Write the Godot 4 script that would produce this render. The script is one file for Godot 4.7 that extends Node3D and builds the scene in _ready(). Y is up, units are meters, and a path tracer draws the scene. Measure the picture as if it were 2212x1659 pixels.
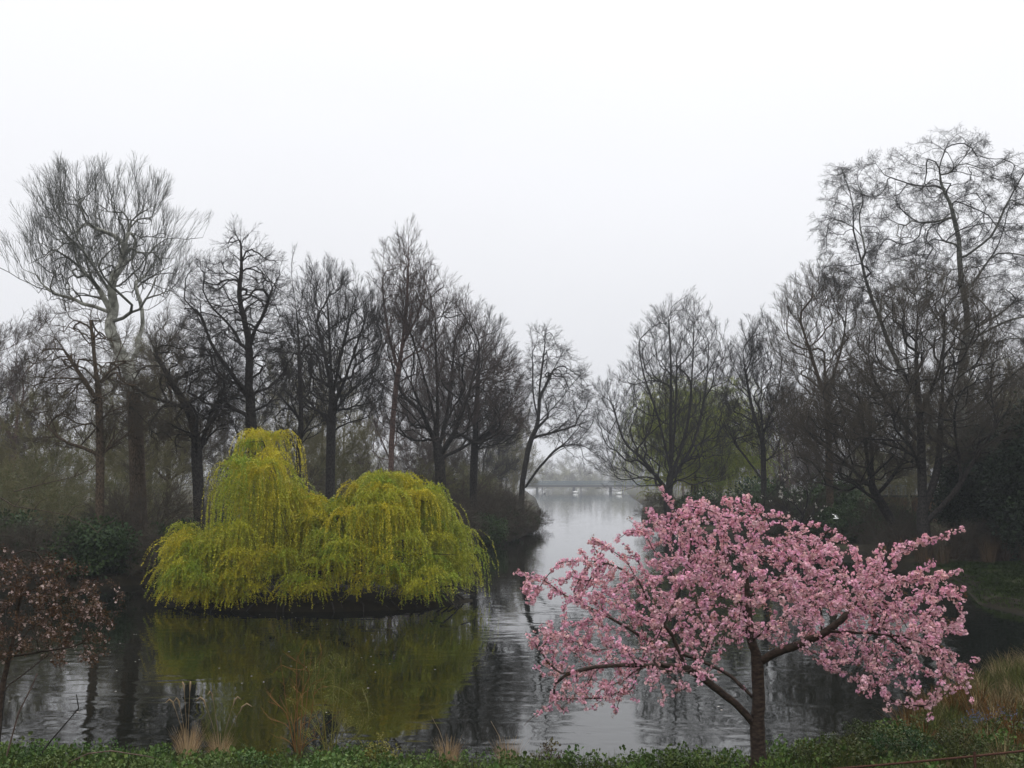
extends Node3D
# A lake in a park under an overcast sky in early spring: pink cherry on the near bank, yellow-green
# weeping willow on an islet, bare trees on both shores, a footbridge dissolving in the mist.
# Pixel coordinates below are of the photograph scaled to 2212 x 1659; px(u, v, metres) gives a point.
const F := 2212.0
const PITCH := 0.0909
const EYE := 4.0
const MARKS := [[300, 46.0, "the tall pale tree"], [432, 44.0, "the dark leaning tree"], [556, 43.0, "the tree with tufted twigs"], [714, 54.0, "the vase-shaped tree"], [845, 60.0, "the reddish spire"], [955, 62.0, "the great dome tree"], [1128, 76.0, "the lone tree on the point"], [1446, 80.0, "the many-stemmed tree"], [1651, 66.0, "the narrow fan tree"], [1793, 60.0, "the brown fan tree"], [1940, 50.0, "the forked lawn tree"], [2000, 46.0, "the twin-stemmed tree"], [2083, 58.0, "the towering curly-twigged tree"], [2060, 78.0, "the garden arcade"]]
var rng := RandomNumberGenerator.new()
var taken := {}
var M := {}
var T := {}
var LAKE := PackedVector2Array()
var bump := FastNoiseLite.new()


func px(u: float, v: float, d: float) -> Vector3:
	var a := (u - 1106.0) / F
	var b := (829.5 - v) / F
	var k := d / (cos(PITCH) - b * sin(PITCH))
	return Vector3(a * k, EYE + (b * cos(PITCH) + sin(PITCH)) * k, -d)


func _ready() -> void:
	# ---- camera, sky, sun, exposure
	var cam := Camera3D.new()
	cam.name = "camera"
	cam.fov = rad_to_deg(2.0 * atan(829.5 / F))
	cam.far = 2000.0
	cam.position = Vector3(0, EYE, 0)
	cam.rotation.x = PITCH
	add_child(cam)
	var env := Environment.new()
	env.background_mode = Environment.BG_SKY
	env.sky = Sky.new()
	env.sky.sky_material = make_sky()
	env.tonemap_mode = Environment.TONE_MAPPER_LINEAR
	env.tonemap_exposure = 1.09
	env.sdfgi_enabled = true
	env.ssao_enabled = true
	env.ssil_enabled = true
	env.volumetric_fog_enabled = true
	env.volumetric_fog_density = 0.0
	env.fog_enabled = true
	env.fog_density = 0.0006
	env.fog_light_color = Color(0.93, 0.95, 0.98)
	var we := WorldEnvironment.new()
	we.name = "world_environment"
	we.environment = env
	add_child(we)
	var sun := DirectionalLight3D.new()
	sun.name = "sun"
	sun.light_energy = 0.4
	sun.light_angular_distance = 40.0
	sun.light_color = Color(1.0, 0.98, 0.95)
	sun.shadow_enabled = true
	sun.rotation_degrees = Vector3(-48, 172, 0)
	add_child(sun)
	# ---- the place
	bump.seed = 4
	bump.frequency = 0.35
	make_materials()
	make_templates()
	make_ground()
	make_water()
	make_left_trees()
	make_right_trees()
	make_background()
	make_far_end()
	make_terrace()
	make_islet_willow()
	make_understorey()
	make_cherry()
	make_blossom_shrub()
	make_near_bank()
	make_mist()


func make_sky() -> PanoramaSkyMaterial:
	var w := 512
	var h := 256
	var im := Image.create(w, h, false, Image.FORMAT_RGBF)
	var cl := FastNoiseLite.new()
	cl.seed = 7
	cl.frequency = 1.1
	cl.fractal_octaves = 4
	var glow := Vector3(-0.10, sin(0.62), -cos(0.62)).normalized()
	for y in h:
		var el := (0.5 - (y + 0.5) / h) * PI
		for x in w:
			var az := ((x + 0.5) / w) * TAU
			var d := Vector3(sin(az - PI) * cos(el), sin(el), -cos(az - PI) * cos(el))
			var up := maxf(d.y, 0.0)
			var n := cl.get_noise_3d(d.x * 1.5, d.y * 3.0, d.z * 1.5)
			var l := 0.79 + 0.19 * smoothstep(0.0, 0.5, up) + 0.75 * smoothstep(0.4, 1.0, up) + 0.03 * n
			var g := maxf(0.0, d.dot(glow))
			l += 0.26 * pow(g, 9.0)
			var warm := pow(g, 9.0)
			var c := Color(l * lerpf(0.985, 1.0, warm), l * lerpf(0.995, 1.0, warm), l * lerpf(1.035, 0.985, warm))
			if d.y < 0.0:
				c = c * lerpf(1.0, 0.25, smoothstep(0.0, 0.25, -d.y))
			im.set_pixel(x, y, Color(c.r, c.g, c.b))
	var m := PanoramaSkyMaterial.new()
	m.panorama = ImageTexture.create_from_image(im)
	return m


# ------------------------------------------------------------------ helpers
class Shape:
	var v := PackedVector3Array()
	var n := PackedVector3Array()
	var c := PackedColorArray()
	var uv := PackedVector2Array()
	var ix := PackedInt32Array()

	func tube(p: PackedVector3Array, r: PackedFloat32Array, sides: int) -> void:
		var m := p.size()
		if m < 2:
			return
		var s := Vector3.ZERO
		var first := v.size()
		for i in m:
			var t := (p[mini(i + 1, m - 1)] - p[maxi(i - 1, 0)])
			t = t.normalized() if t.length_squared() > 1e-12 else Vector3.UP
			if i == 0:
				s = t.cross(Vector3(0.31, 0.2, 0.93)).normalized()
			else:
				s = (s - t * t.dot(s)).normalized()
			var b := t.cross(s)
			for k in sides:
				var a := TAU * k / sides
				var d := s * cos(a) + b * sin(a)
				v.append(p[i] + d * r[i])
				n.append(d)
		for i in m - 1:
			for k in sides:
				var a := first + i * sides + k
				var b := first + i * sides + (k + 1) % sides
				ix.append_array(PackedInt32Array([a, a + sides, b, b, a + sides, b + sides]))

	func kite(p: Vector3, along: Vector3, side: Vector3, cup: float, col := Color.WHITE) -> void:
		var nn := along.cross(side).normalized()
		var f := v.size()
		var mid := p + along * 0.55 - nn * cup
		v.append_array(PackedVector3Array([p, mid + side + nn * cup, p + along, mid - side + nn * cup]))
		n.append_array(PackedVector3Array([nn, nn, nn, nn]))
		c.append_array(PackedColorArray([col, col, col, col]))
		ix.append_array(PackedInt32Array([f, f + 1, f + 2, f, f + 2, f + 3]))

	func quad(a: Vector3, b: Vector3, d: Vector3, e: Vector3) -> void:
		var nn := (d - a).cross(b - a).normalized()
		var f := v.size()
		v.append_array(PackedVector3Array([a, b, d, e]))
		n.append_array(PackedVector3Array([nn, nn, nn, nn]))
		ix.append_array(PackedInt32Array([f, f + 1, f + 2, f, f + 2, f + 3]))

	func box(lo: Vector3, hi: Vector3) -> void:
		var q := func(i: int) -> Vector3: return Vector3(hi.x if i & 1 else lo.x, hi.y if i & 2 else lo.y, hi.z if i & 4 else lo.z)
		for f in [[0, 1, 3, 2], [5, 4, 6, 7], [4, 0, 2, 6], [1, 5, 7, 3], [2, 3, 7, 6], [4, 5, 1, 0]]:
			var c0: Vector3 = (lo + hi) * 0.5
			var a: Vector3 = q.call(f[0])
			var b: Vector3 = q.call(f[1])
			var d: Vector3 = q.call(f[2])
			var e: Vector3 = q.call(f[3])
			if (d - a).cross(b - a).dot((a + d) * 0.5 - c0) > 0:
				quad(a, b, d, e)
			else:
				quad(a, e, d, b)

	func mesh() -> ArrayMesh:
		var a := []
		a.resize(Mesh.ARRAY_MAX)
		a[Mesh.ARRAY_VERTEX] = v
		a[Mesh.ARRAY_NORMAL] = n
		if c.size() == v.size():
			a[Mesh.ARRAY_COLOR] = c
		if uv.size() == v.size():
			a[Mesh.ARRAY_TEX_UV] = uv
		a[Mesh.ARRAY_INDEX] = ix
		var am := ArrayMesh.new()
		am.add_surface_from_arrays(Mesh.PRIMITIVE_TRIANGLES, a)
		return am


# The outline of a crown seen from the front, in metres round its own axis, rounded off in depth.
class Crown:
	var xs := PackedFloat32Array()
	var tops := PackedFloat32Array()
	var bots := PackedFloat32Array()
	var zc := 0.0
	var zr := 1.0
	var xc := 0.0
	var sparse := 1.0

	func at(a: PackedFloat32Array, x: float) -> float:
		for i in xs.size() - 1:
			if x <= xs[i + 1]:
				return lerpf(a[i], a[i + 1], clampf((x - xs[i]) / maxf(xs[i + 1] - xs[i], 1e-4), 0, 1))
		return a[a.size() - 1]

	func sample(r: RandomNumberGenerator) -> Vector3:
		for k in 40:
			var x := r.randf_range(xs[0], xs[xs.size() - 1])
			var q := sqrt(r.randf()) * (1.0 if r.randf() < 0.5 else -1.0) * r.randf_range(0.0, 1.0)
			var w := sqrt(1.0 - q * q)
			var t := at(tops, x)
			var b := at(bots, x)
			var widest := 0.0
			for i in xs.size():
				widest = maxf(widest, tops[i] - bots[i])
			if r.randf() * widest > t - b:
				continue
			var f := r.randf()
			if r.randf() > lerpf(sparse, 1.0, f):
				continue
			var m := lerpf(b, t, 0.4)
			var y := m + (lerpf(b, t, f) - m) * w
			return Vector3(xc + (x - xc) * w, y, zc + q * zr)
		return Vector3(xc, (tops[0] + bots[0]) * 0.5, zc)


func crown_px(profile: Array, d: float, zr: float, sparse := 1.0) -> Crown:
	var c := Crown.new()
	for p in profile:
		var t := px(p[0], p[1], d)
		c.xs.append(t.x)
		c.tops.append(t.y)
		c.bots.append(px(p[0], p[2], d).y)
	c.zc = -d
	c.zr = zr
	c.xc = (c.xs[0] + c.xs[c.xs.size() - 1]) * 0.5
	c.sparse = sparse
	return c


func line_px(points: Array, d: float) -> Array:
	var out := []
	for p in points:
		var dz: float = p[2] if p.size() > 2 else 0.0
		var q := px(p[0], p[1], d)
		out.append(Vector3(q.x, q.y, q.z - dz))
	return out


func ball() -> Vector3:
	for k in 20:
		var q := Vector3(rng.randf_range(-1, 1), rng.randf_range(-1, 1), rng.randf_range(-1, 1))
		if q.length_squared() <= 1.0 and q.length_squared() > 1e-4:
			return q
	return Vector3.UP


func numbered(n: String) -> String:
	taken[n] = taken.get(n, -1) + 1
	return n if taken[n] == 0 else "%s_%03d" % [n, taken[n]]


func thing(called: String, label: String, category: String, at: Vector3, group := "") -> Node3D:
	var o := Node3D.new()
	o.name = numbered(called)
	o.position = at
	tag(o, label, category, group)
	add_child(o)
	return o


func tag(o: Node, label: String, category: String, group := "", kind := "") -> void:
	if label:
		o.set_meta("label", label)
	if category:
		o.set_meta("category", category)
	if group:
		o.set_meta("group", group)
	if kind:
		o.set_meta("kind", kind)


func part(called: String, mesh: Mesh, mat: Material, parent: Node, kind := "") -> MeshInstance3D:
	var o := MeshInstance3D.new()
	o.name = numbered(called) if parent == self else called
	o.mesh = mesh
	o.material_override = mat
	if kind:
		o.set_meta("kind", kind)
	parent.add_child(o, true)
	return o


func many(called: String, mesh: Mesh, mat: Material, parent: Node, at: Array, colors: PackedColorArray, kind := "stuff") -> MultiMeshInstance3D:
	var mm := MultiMesh.new()
	mm.transform_format = MultiMesh.TRANSFORM_3D
	mm.use_colors = colors.size() > 0
	mm.mesh = mesh
	mm.instance_count = at.size()
	for i in at.size():
		mm.set_instance_transform(i, at[i])
		if mm.use_colors:
			mm.set_instance_color(i, colors[i])
	var o := MultiMeshInstance3D.new()
	o.name = numbered(called) if parent == self else called
	o.multimesh = mm
	o.material_override = mat
	if kind:
		o.set_meta("kind", kind)
	parent.add_child(o, true)
	return o


func along(p: Vector3, d: Vector3, s: float, spin: float) -> Transform3D:
	var y := d.normalized()
	var x := y.cross(Vector3(0.2, 0.3, 0.93)).normalized()
	var z := x.cross(y)
	var b := Basis(x * cos(spin) + z * sin(spin), y, z * cos(spin) - x * sin(spin))
	return Transform3D(b.scaled_local(Vector3(s, s, s)), p)


func dup(o: Node3D, at: Vector3, turn: float, size: float, label := "") -> Node3D:
	var c: Node3D = o.duplicate()
	var stem: String = o.name
	c.name = numbered(stem.get_slice("_0", 0) if stem.contains("_0") else stem)
	add_child(c)
	c.position = at
	c.rotation.y = turn
	c.scale = Vector3(size, size * rng.randf_range(0.92, 1.1), size)
	c.set_meta("label", label if label else placed(o.get_meta("label"), at))
	return c


# «... near the pale tree»: copies are told apart by the landmark they stand closest to.
func placed(label: String, at: Vector3) -> String:
	var best := 1e9
	var where := ""
	for m in MARKS:
		var q: Vector3 = px(m[0], 1031, m[1])
		var dd := Vector2(q.x - at.x, q.z - at.z).length()
		if dd < best:
			best = dd
			where = m[2]
	return "%s, %s %s" % [label.get_slice(",", 0), "near" if best < 14.0 else "well behind", where]


# ------------------------------------------------------------------ materials
func lin(r: float, g: float, b: float) -> Color:
	return Color(r, g, b).linear_to_srgb()


func noise_tex(s: int, freq: float, c0: Color, c1: Color, stretch := Vector2.ONE, power := 1.0) -> ImageTexture:
	var n := FastNoiseLite.new()
	n.seed = s
	n.frequency = freq
	n.fractal_octaves = 5
	var g := n.get_seamless_image(256, 256)
	var im := Image.create(256, 256, false, Image.FORMAT_RGB8)
	for y in 256:
		for x in 256:
			var t := g.get_pixel(int(x * stretch.x) % 256, int(y * stretch.y) % 256).r
			im.set_pixel(x, y, c0.lerp(c1, pow(clampf((t - 0.25) * 2.0, 0, 1), power)).linear_to_srgb())
	return ImageTexture.create_from_image(im)


func plain(c: Color, rough := 0.9, tinted := false, through := 0.0) -> StandardMaterial3D:
	var m := StandardMaterial3D.new()
	m.albedo_color = c.linear_to_srgb()
	m.roughness = rough
	m.metallic_specular = 0.3
	m.vertex_color_use_as_albedo = tinted
	m.cull_mode = BaseMaterial3D.CULL_DISABLED
	if through > 0.0:
		m.backlight_enabled = true
		m.backlight = Color(through, through, through)
	return m


func textured(tex: Texture2D, scale: float, rough := 0.95) -> StandardMaterial3D:
	var m := StandardMaterial3D.new()
	m.albedo_texture = tex
	m.uv1_triplanar = true
	m.uv1_world_triplanar = true
	m.uv1_scale = Vector3(scale, scale, scale)
	m.roughness = rough
	m.metallic_specular = 0.25
	return m


func make_materials() -> void:
	var bt := noise_tex(11, 0.03, Color(0.015, 0.014, 0.013), Color(0.055, 0.049, 0.044), Vector2(2, 1))
	M.bark = textured(bt, 0.8)
	M.bark_brown = textured(noise_tex(12, 0.03, Color(0.035, 0.027, 0.019), Color(0.115, 0.085, 0.058), Vector2(2, 1)), 0.8)
	M.bark_pale = textured(noise_tex(13, 0.02, Color(0.1, 0.1, 0.085), Color(0.46, 0.46, 0.4), Vector2.ONE, 0.7), 0.35)
	M.bark_olive = textured(noise_tex(14, 0.02, Color(0.07, 0.065, 0.04), Color(0.24, 0.22, 0.14)), 0.4)
	M.bark_cherry = textured(noise_tex(15, 0.03, Color(0.024, 0.018, 0.015), Color(0.075, 0.053, 0.041), Vector2(1, 2)), 1.3, 0.75)
	M.bark_red = textured(noise_tex(16, 0.03, Color(0.06, 0.04, 0.035), Color(0.19, 0.13, 0.11)), 0.8)
	M.bark_grey = textured(noise_tex(17, 0.03, Color(0.07, 0.07, 0.062), Color(0.22, 0.22, 0.19)), 0.6)
	M.twig_grey = plain(Color(0.11, 0.112, 0.1))
	M.twig = plain(Color(0.034, 0.031, 0.029))
	M.twig_brown = plain(Color(0.07, 0.059, 0.044))
	M.twig_red = plain(Color(0.08, 0.063, 0.056))
	M.twig_pale = plain(Color(0.2, 0.19, 0.16))
	M.twig_olive = plain(Color(0.14, 0.128, 0.06))
	M.leaf = plain(Color(1, 1, 1), 0.55, true, 0.5)
	M.petal = plain(Color(1, 1, 1), 0.7, true, 0.6)
	M.blade = plain(Color(1, 1, 1), 0.8, true, 0.4)
	M.soil = textured(noise_tex(21, 0.05, Color(0.022, 0.017, 0.011), Color(0.085, 0.062, 0.04)), 0.5)
	M.ground = textured(noise_tex(22, 0.04, Color(0.55, 0.55, 0.55), Color(1.0, 1.0, 1.0)), 0.4)
	M.ground.vertex_color_use_as_albedo = true
	M.brick = textured(noise_tex(23, 0.06, Color(0.06, 0.034, 0.018), Color(0.17, 0.095, 0.05)), 0.9)
	M.stone = textured(noise_tex(24, 0.05, Color(0.14, 0.145, 0.15), Color(0.32, 0.33, 0.34)), 0.7)
	M.iron = plain(Color(0.09, 0.14, 0.16), 0.6)
	M.deck = plain(Color(0.035, 0.035, 0.035), 0.8)
	M.white = plain(Color(0.8, 0.8, 0.78), 0.7)
	M.beak = plain(Color(0.55, 0.2, 0.04), 0.6)
	M.rust = textured(noise_tex(25, 0.08, Color(0.035, 0.018, 0.013), Color(0.11, 0.05, 0.035)), 4.0)


# ------------------------------------------------------------------ small shapes that are repeated
func twig_spray(s: int, droop: bool, n_side: int, spread: float, kink := 0.12, thin := 1.0) -> ArrayMesh:
	var r := RandomNumberGenerator.new()
	r.seed = s
	var sh := Shape.new()
	var put := func(p: Vector3, d: Vector3, l: float, rad: float, bend: Vector3) -> PackedVector3Array:
		var pts := PackedVector3Array([p])
		var rr := PackedFloat32Array([rad])
		var q := p
		var dd := d
		for k in 3:
			dd = (dd + bend * 0.33 + Vector3(r.randf_range(-1, 1), r.randf_range(-1, 1), r.randf_range(-1, 1)) * kink).normalized()
			q += dd * l / 3.0
			pts.append(q)
			rr.append(lerpf(rad, rad * 0.35, (k + 1) / 3.0))
		sh.tube(pts, rr, 3)
		return pts
	var bend0 := Vector3(0, -1.4, 0) if droop else Vector3.ZERO
	var main: PackedVector3Array = put.call(Vector3.ZERO, Vector3(0.75, 0.65, 0).normalized() if droop else Vector3.UP, 1.0, 0.0115 * thin, bend0)
	for i in n_side:
		var t := r.randf_range(0.1, 0.95) * 3.0
		var k := mini(int(t), 2)
		var p := main[k].lerp(main[k + 1], t - k)
		var a := i * 2.4 + r.randf_range(-0.5, 0.5)
		var base := (main[k + 1] - main[k]).normalized()
		var out := Vector3(cos(a), 0, sin(a))
		var d := (base + out * spread * r.randf_range(0.6, 1.3)).normalized()
		var l := r.randf_range(0.3, 0.62) * (1.15 - t / 4.0)
		var sub: PackedVector3Array = put.call(p, d, l, 0.0078 * thin, Vector3(0, -1.6, 0) if droop else Vector3(0, 0.35, 0))
		for j in 2:
			var q := sub[1 + j]
			var e := ((sub[2] - sub[1]).normalized() + Vector3(r.randf_range(-1, 1), r.randf_range(-0.6, 0.8) if not droop else r.randf_range(-1.4, 0.2), r.randf_range(-1, 1)) * 0.7).normalized()
			put.call(q, e, l * r.randf_range(0.35, 0.6), 0.0058 * thin, Vector3(0, -1.0, 0) if droop else Vector3(0, 0.2, 0))
	return sh.mesh()


func leaf_clump(s: int, count: int, rad: float, size: float, slim: float, flat := 0.4) -> ArrayMesh:
	var r := RandomNumberGenerator.new()
	r.seed = s
	var sh := Shape.new()
	for i in count:
		var d := Vector3(r.randfn(), r.randfn() * 0.8, r.randfn()).normalized()
		var p := d * rad * pow(r.randf(), 0.4)
		var a := (d + Vector3(r.randfn(), r.randfn() + flat, r.randfn()) * 0.6).normalized()
		var side := a.cross(Vector3(r.randfn() * 0.4, 1, r.randfn() * 0.4)).normalized()
		var l := size * r.randf_range(0.6, 1.3)
		var t := r.randf_range(0.7, 1.25)
		sh.kite(p, a * l, side * l * slim, l * 0.08, Color(t, t, t * r.randf_range(0.8, 1.1)))
	return sh.mesh()


func blossom_cluster(s: int, flowers: int, rad: float, size: float) -> ArrayMesh:
	var r := RandomNumberGenerator.new()
	r.seed = s
	var sh := Shape.new()
	for i in flowers:
		var d := Vector3(r.randfn(), r.randfn() * 0.9, r.randfn()).normalized()
		var c := d * rad * r.randf_range(0.55, 1.0)
		var face := (d + Vector3(r.randfn(), r.randfn(), r.randfn()) * 0.35).normalized()
		var x := face.cross(Vector3(0.3, 0.8, 0.5)).normalized()
		var y := face.cross(x)
		var k := size * r.randf_range(0.75, 1.15)
		var tone := r.randf_range(0.75, 1.2)
		for ring in 2:
			for j in 5:
				var a := TAU * (j + ring * 0.5) / 5.0 + r.randf_range(-0.15, 0.15)
				var o := x * cos(a) + y * sin(a)
				var up := face * (0.35 + 0.5 * ring)
				var g := tone * (1.0 if ring == 0 else 1.1)
				sh.kite(c, (o + up) * k * (1.0 - 0.3 * ring), o.cross(face) * k * 0.42, k * 0.1, Color(minf(1.0, 0.8 * g + 0.2), g, g))
		if r.randf() < 0.3:
			sh.kite(c, -face * k * 1.3, x * k * 0.12, 0, Color(0.35, 0.25, 0.2))
	return sh.mesh()


func strand_piece(s: int) -> ArrayMesh:
	var r := RandomNumberGenerator.new()
	r.seed = s
	var sh := Shape.new()
	for i in 4:
		sh.kite(Vector3(0, 0.09 * i, 0), Vector3(r.randf_range(-0.01, 0.01), 0.1, r.randf_range(-0.01, 0.01)), Vector3(0.004, 0, 0.003), 0, Color(0.75, 0.65, 0.5))
	for i in 20:
		var y := r.randf() * 0.36
		var a := i * 2.4 + r.randf_range(-0.4, 0.4)
		var o := Vector3(cos(a), r.randf_range(0.3, 1.2), sin(a)).normalized()
		var l := r.randf_range(0.035, 0.075)
		var t := r.randf_range(0.75, 1.2)
		sh.kite(Vector3(0, y, 0), o * l, o.cross(Vector3(sin(a) * 0.4, 1, cos(a) * 0.4)).normalized() * l * 0.2, 0.002, Color(t, t, t * 0.9))
	return sh.mesh()


func grass_tuft(s: int, blades: int, height: float, lean: float, base: float, width: float, c0: Color, c1: Color) -> ArrayMesh:
	var r := RandomNumberGenerator.new()
	r.seed = s
	var sh := Shape.new()
	for i in blades:
		var a := r.randf() * TAU
		var o := Vector3(cos(a), 0, sin(a))
		var p := o * base * sqrt(r.randf())
		var h := height * r.randf_range(0.45, 1.0)
		var bend := lean * r.randf_range(0.3, 1.3)
		var w := o.cross(Vector3.UP) * width
		var col := c0.lerp(c1, r.randf())
		var f := sh.v.size()
		for k in 4:
			var t := k / 3.0
			var q := p + Vector3.UP * h * (t - 0.25 * bend * t * t) + o * h * bend * t * t * 0.8
			var ww := w * (1.0 - t * 0.85)
			sh.v.append_array(PackedVector3Array([q - ww, q + ww]))
			var nn := (o + Vector3.UP * bend).normalized()
			sh.n.append_array(PackedVector3Array([nn, nn]))
			sh.c.append_array(PackedColorArray([col, col]))
			if k < 3:
				var g := f + k * 2
				sh.ix.append_array(PackedInt32Array([g, g + 1, g + 2, g + 1, g + 3, g + 2]))
	return sh.mesh()


func make_templates() -> void:
	T.up = [twig_spray(1, false, 9, 0.7, 0.12, 0.8), twig_spray(2, false, 9, 0.6, 0.12, 0.8), twig_spray(3, false, 10, 0.9, 0.12, 0.8)]
	T.fine = [twig_spray(4, false, 7, 0.55, 0.07, 0.68), twig_spray(5, false, 8, 0.5, 0.07, 0.68), twig_spray(9, false, 7, 0.65, 0.09, 0.68)]
	T.shoot = [twig_spray(10, false, 5, 0.3, 0.06, 0.52), twig_spray(11, false, 6, 0.36, 0.07, 0.52)]
	T.curl = [twig_spray(6, false, 9, 1.1, 0.45, 0.9), twig_spray(7, false, 9, 1.3, 0.5, 0.9), twig_spray(8, true, 9, 1.0, 0.35, 0.9)]
	T.clump = [leaf_clump(1, 26, 0.3, 0.11, 0.3), leaf_clump(2, 26, 0.3, 0.12, 0.28)]
	T.bud = [leaf_clump(3, 20, 0.35, 0.07, 0.28), leaf_clump(4, 20, 0.35, 0.07, 0.3)]
	T.ivy = [leaf_clump(5, 24, 0.11, 0.055, 0.42, 0.9), leaf_clump(6, 26, 0.12, 0.045, 0.3, 0.9)]
	T.blossom = [blossom_cluster(1, 6, 0.04, 0.023), blossom_cluster(2, 5, 0.036, 0.024), blossom_cluster(3, 4, 0.03, 0.023)]
	T.pale = [blossom_cluster(4, 4, 0.03, 0.017), blossom_cluster(5, 3, 0.026, 0.018)]
	T.big_bloom = [blossom_cluster(6, 4, 0.1, 0.07)]
	T.strand = [strand_piece(1), strand_piece(2)]


# ------------------------------------------------------------------ growing a tree
# limbs[0] is the trunk; every tip sampled in the crown joins the branch that reaches it most easily.
func grow(s: int, limbs: Array, crown: Crown, tips: int, o: Dictionary) -> Dictionary:
	rng.seed = s
	var P := PackedVector3Array()
	var D := PackedVector3Array()
	var L := PackedFloat32Array()
	var par := PackedInt32Array()
	var step: float = o.get("step", 0.6)
	var wig: float = o.get("wig", 0.03)
	for li in limbs.size():
		var pts: Array = limbs[li]
		var parent := -1
		if li > 0:
			var best := 1e9
			for i in P.size():
				var dd := P[i].distance_squared_to(pts[0])
				if dd < best:
					best = dd
					parent = i
		for i in pts.size() - 1:
			var a: Vector3 = pts[i]
			var b: Vector3 = pts[i + 1]
			var before: Vector3 = pts[maxi(i - 1, 0)]
			var after: Vector3 = pts[mini(i + 2, pts.size() - 1)]
			var m := maxi(1, int(ceil(a.distance_to(b) / step)))
			for k in range(0 if (i == 0 and li == 0) else 1, m + 1):
				var q: Vector3 = a.cubic_interpolate(b, before, after, float(k) / m)
				if li > 0 or i > 0:
					q += ball() * wig * 0.7
				var d: Vector3 = Vector3.UP if parent < 0 else (q - P[parent]).normalized()
				P.append(q)
				D.append(d)
				L.append(0.0 if parent < 0 else L[parent] + q.distance_to(P[parent]))
				par.append(parent)
				parent = P.size() - 1
	var from: Vector3 = o.get("from", limbs[0][limbs[0].size() - 1])
	var clear: float = o.get("clear", -1e9)
	var targets := []
	for i in tips:
		var t := crown.sample(rng)
		targets.append([t.distance_squared_to(from), t])
	targets.sort_custom(func(a, b): return a[0] < b[0])
	var boughs := int(tips * o.get("boughs", 0.07))
	var first := []
	for k in boughs:  # long boughs that reach the outline come first, the rest fill in between them
		first.append(targets.pop_at(int(lerpf(targets.size() * 0.6, targets.size() - 1.0, rng.randf()))))
	targets = first + targets
	var turn: float = o.get("turn", 1.4)
	var rise: float = o.get("rise", 0.5)
	var drag: float = o.get("drag", 0.06)
	var upend: float = o.get("upend", 0.4)
	for e in targets:
		var t: Vector3 = e[1]
		var best := 1e9
		var at := 0
		for i in P.size():
			var p := P[i]
			if p.y < clear:
				continue
			var d := t - p
			var l := d.length()
			if l >= best:
				continue
			var co := d.dot(D[i]) / l
			var c := l * (1.0 + turn * (1.0 - co) + 2.0 * maxf(0.0, 0.35 - co)) + drag * L[i] + rise * maxf(0.0, l * 0.45 - d.y)
			if c < best:
				best = c
				at = i
		var a := P[at]
		var l := a.distance_to(t)
		if l < 0.15:
			continue
		var m := maxi(2, int(ceil(l / step)))
		var d1 := a + D[at] * l * 0.35
		var end := ((t - a) / l + Vector3.UP * upend).normalized()
		var d2 := t - end * l * 0.3
		var parent := at
		for k in range(1, m + 1):
			var q := a.bezier_interpolate(d1, d2, t, float(k) / m) + ball() * wig * (1.0 if k < m else 0.0)
			P.append(q)
			D.append((q - P[parent]).normalized())
			L.append(L[parent] + q.distance_to(P[parent]))
			par.append(parent)
			parent = P.size() - 1
	var n := P.size()
	var cnt := PackedFloat32Array()
	cnt.resize(n)
	var main := PackedInt32Array()
	main.resize(n)
	main.fill(-1)
	for i in range(n - 1, -1, -1):
		if cnt[i] == 0.0:
			cnt[i] = 1.0
		var p := par[i]
		if p >= 0:
			cnt[p] += cnt[i]
			if main[p] < 0 or cnt[i] > cnt[main[p]]:
				main[p] = i
	var r0: float = o.get("r0", 0.016)
	var R: float = o.R
	var ex: float = log(R / r0) / log(cnt[0])
	var rad := PackedFloat32Array()
	rad.resize(n)
	for i in n:
		rad[i] = r0 * pow(cnt[i], ex)
	var flare: float = o.get("flare", 0.35)
	for i in mini(4, n):
		rad[i] *= 1.0 + flare * exp(-L[i] * 1.6)
	var chains := []
	for i in n:
		if par[i] < 0 or main[par[i]] != i:
			var ch := PackedInt32Array()
			if par[i] >= 0:
				ch.append(par[i])
			var k := i
			while k >= 0:
				ch.append(k)
				k = main[k]
			chains.append([i, ch])
	return {"P": P, "D": D, "rad": rad, "cnt": cnt, "chains": chains, "par": par}


var holder: Node3D  # what the twigs of the tree last built hang on


func wood(root: Node3D, sk: Dictionary, bark: Material, fine: Material, limb_share := 0.38) -> void:
	var P: PackedVector3Array = sk.P
	var rad: PackedFloat32Array = sk.rad
	var rest := Shape.new()
	holder = root
	var base := root.position
	var big: float = rad[4] if rad.size() > 4 else rad[0]
	for c in sk.chains:
		var ch: PackedInt32Array = c[1]
		var r := PackedFloat32Array()
		var p := PackedVector3Array()
		for k in ch:
			p.append(P[k] - base)
			r.append(minf(rad[k], rad[c[0]]) if c[0] > 0 else rad[k])
		var m := p.size()
		if m >= 2:
			r[m - 1] *= 0.6
		var thick: float = rad[c[0]]
		var sides := 9 if thick > 0.09 else (5 if thick > 0.035 else 3)
		if c[0] == 0 or thick > big * limb_share:
			var s := Shape.new()
			s.tube(p, r, sides)
			part("trunk" if c[0] == 0 else "limb", s.mesh(), bark, root)
		else:
			rest.tube(p, r, sides)
	if rest.v.size():
		holder = part("branches", rest.mesh(), fine, root, "stuff")


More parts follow.
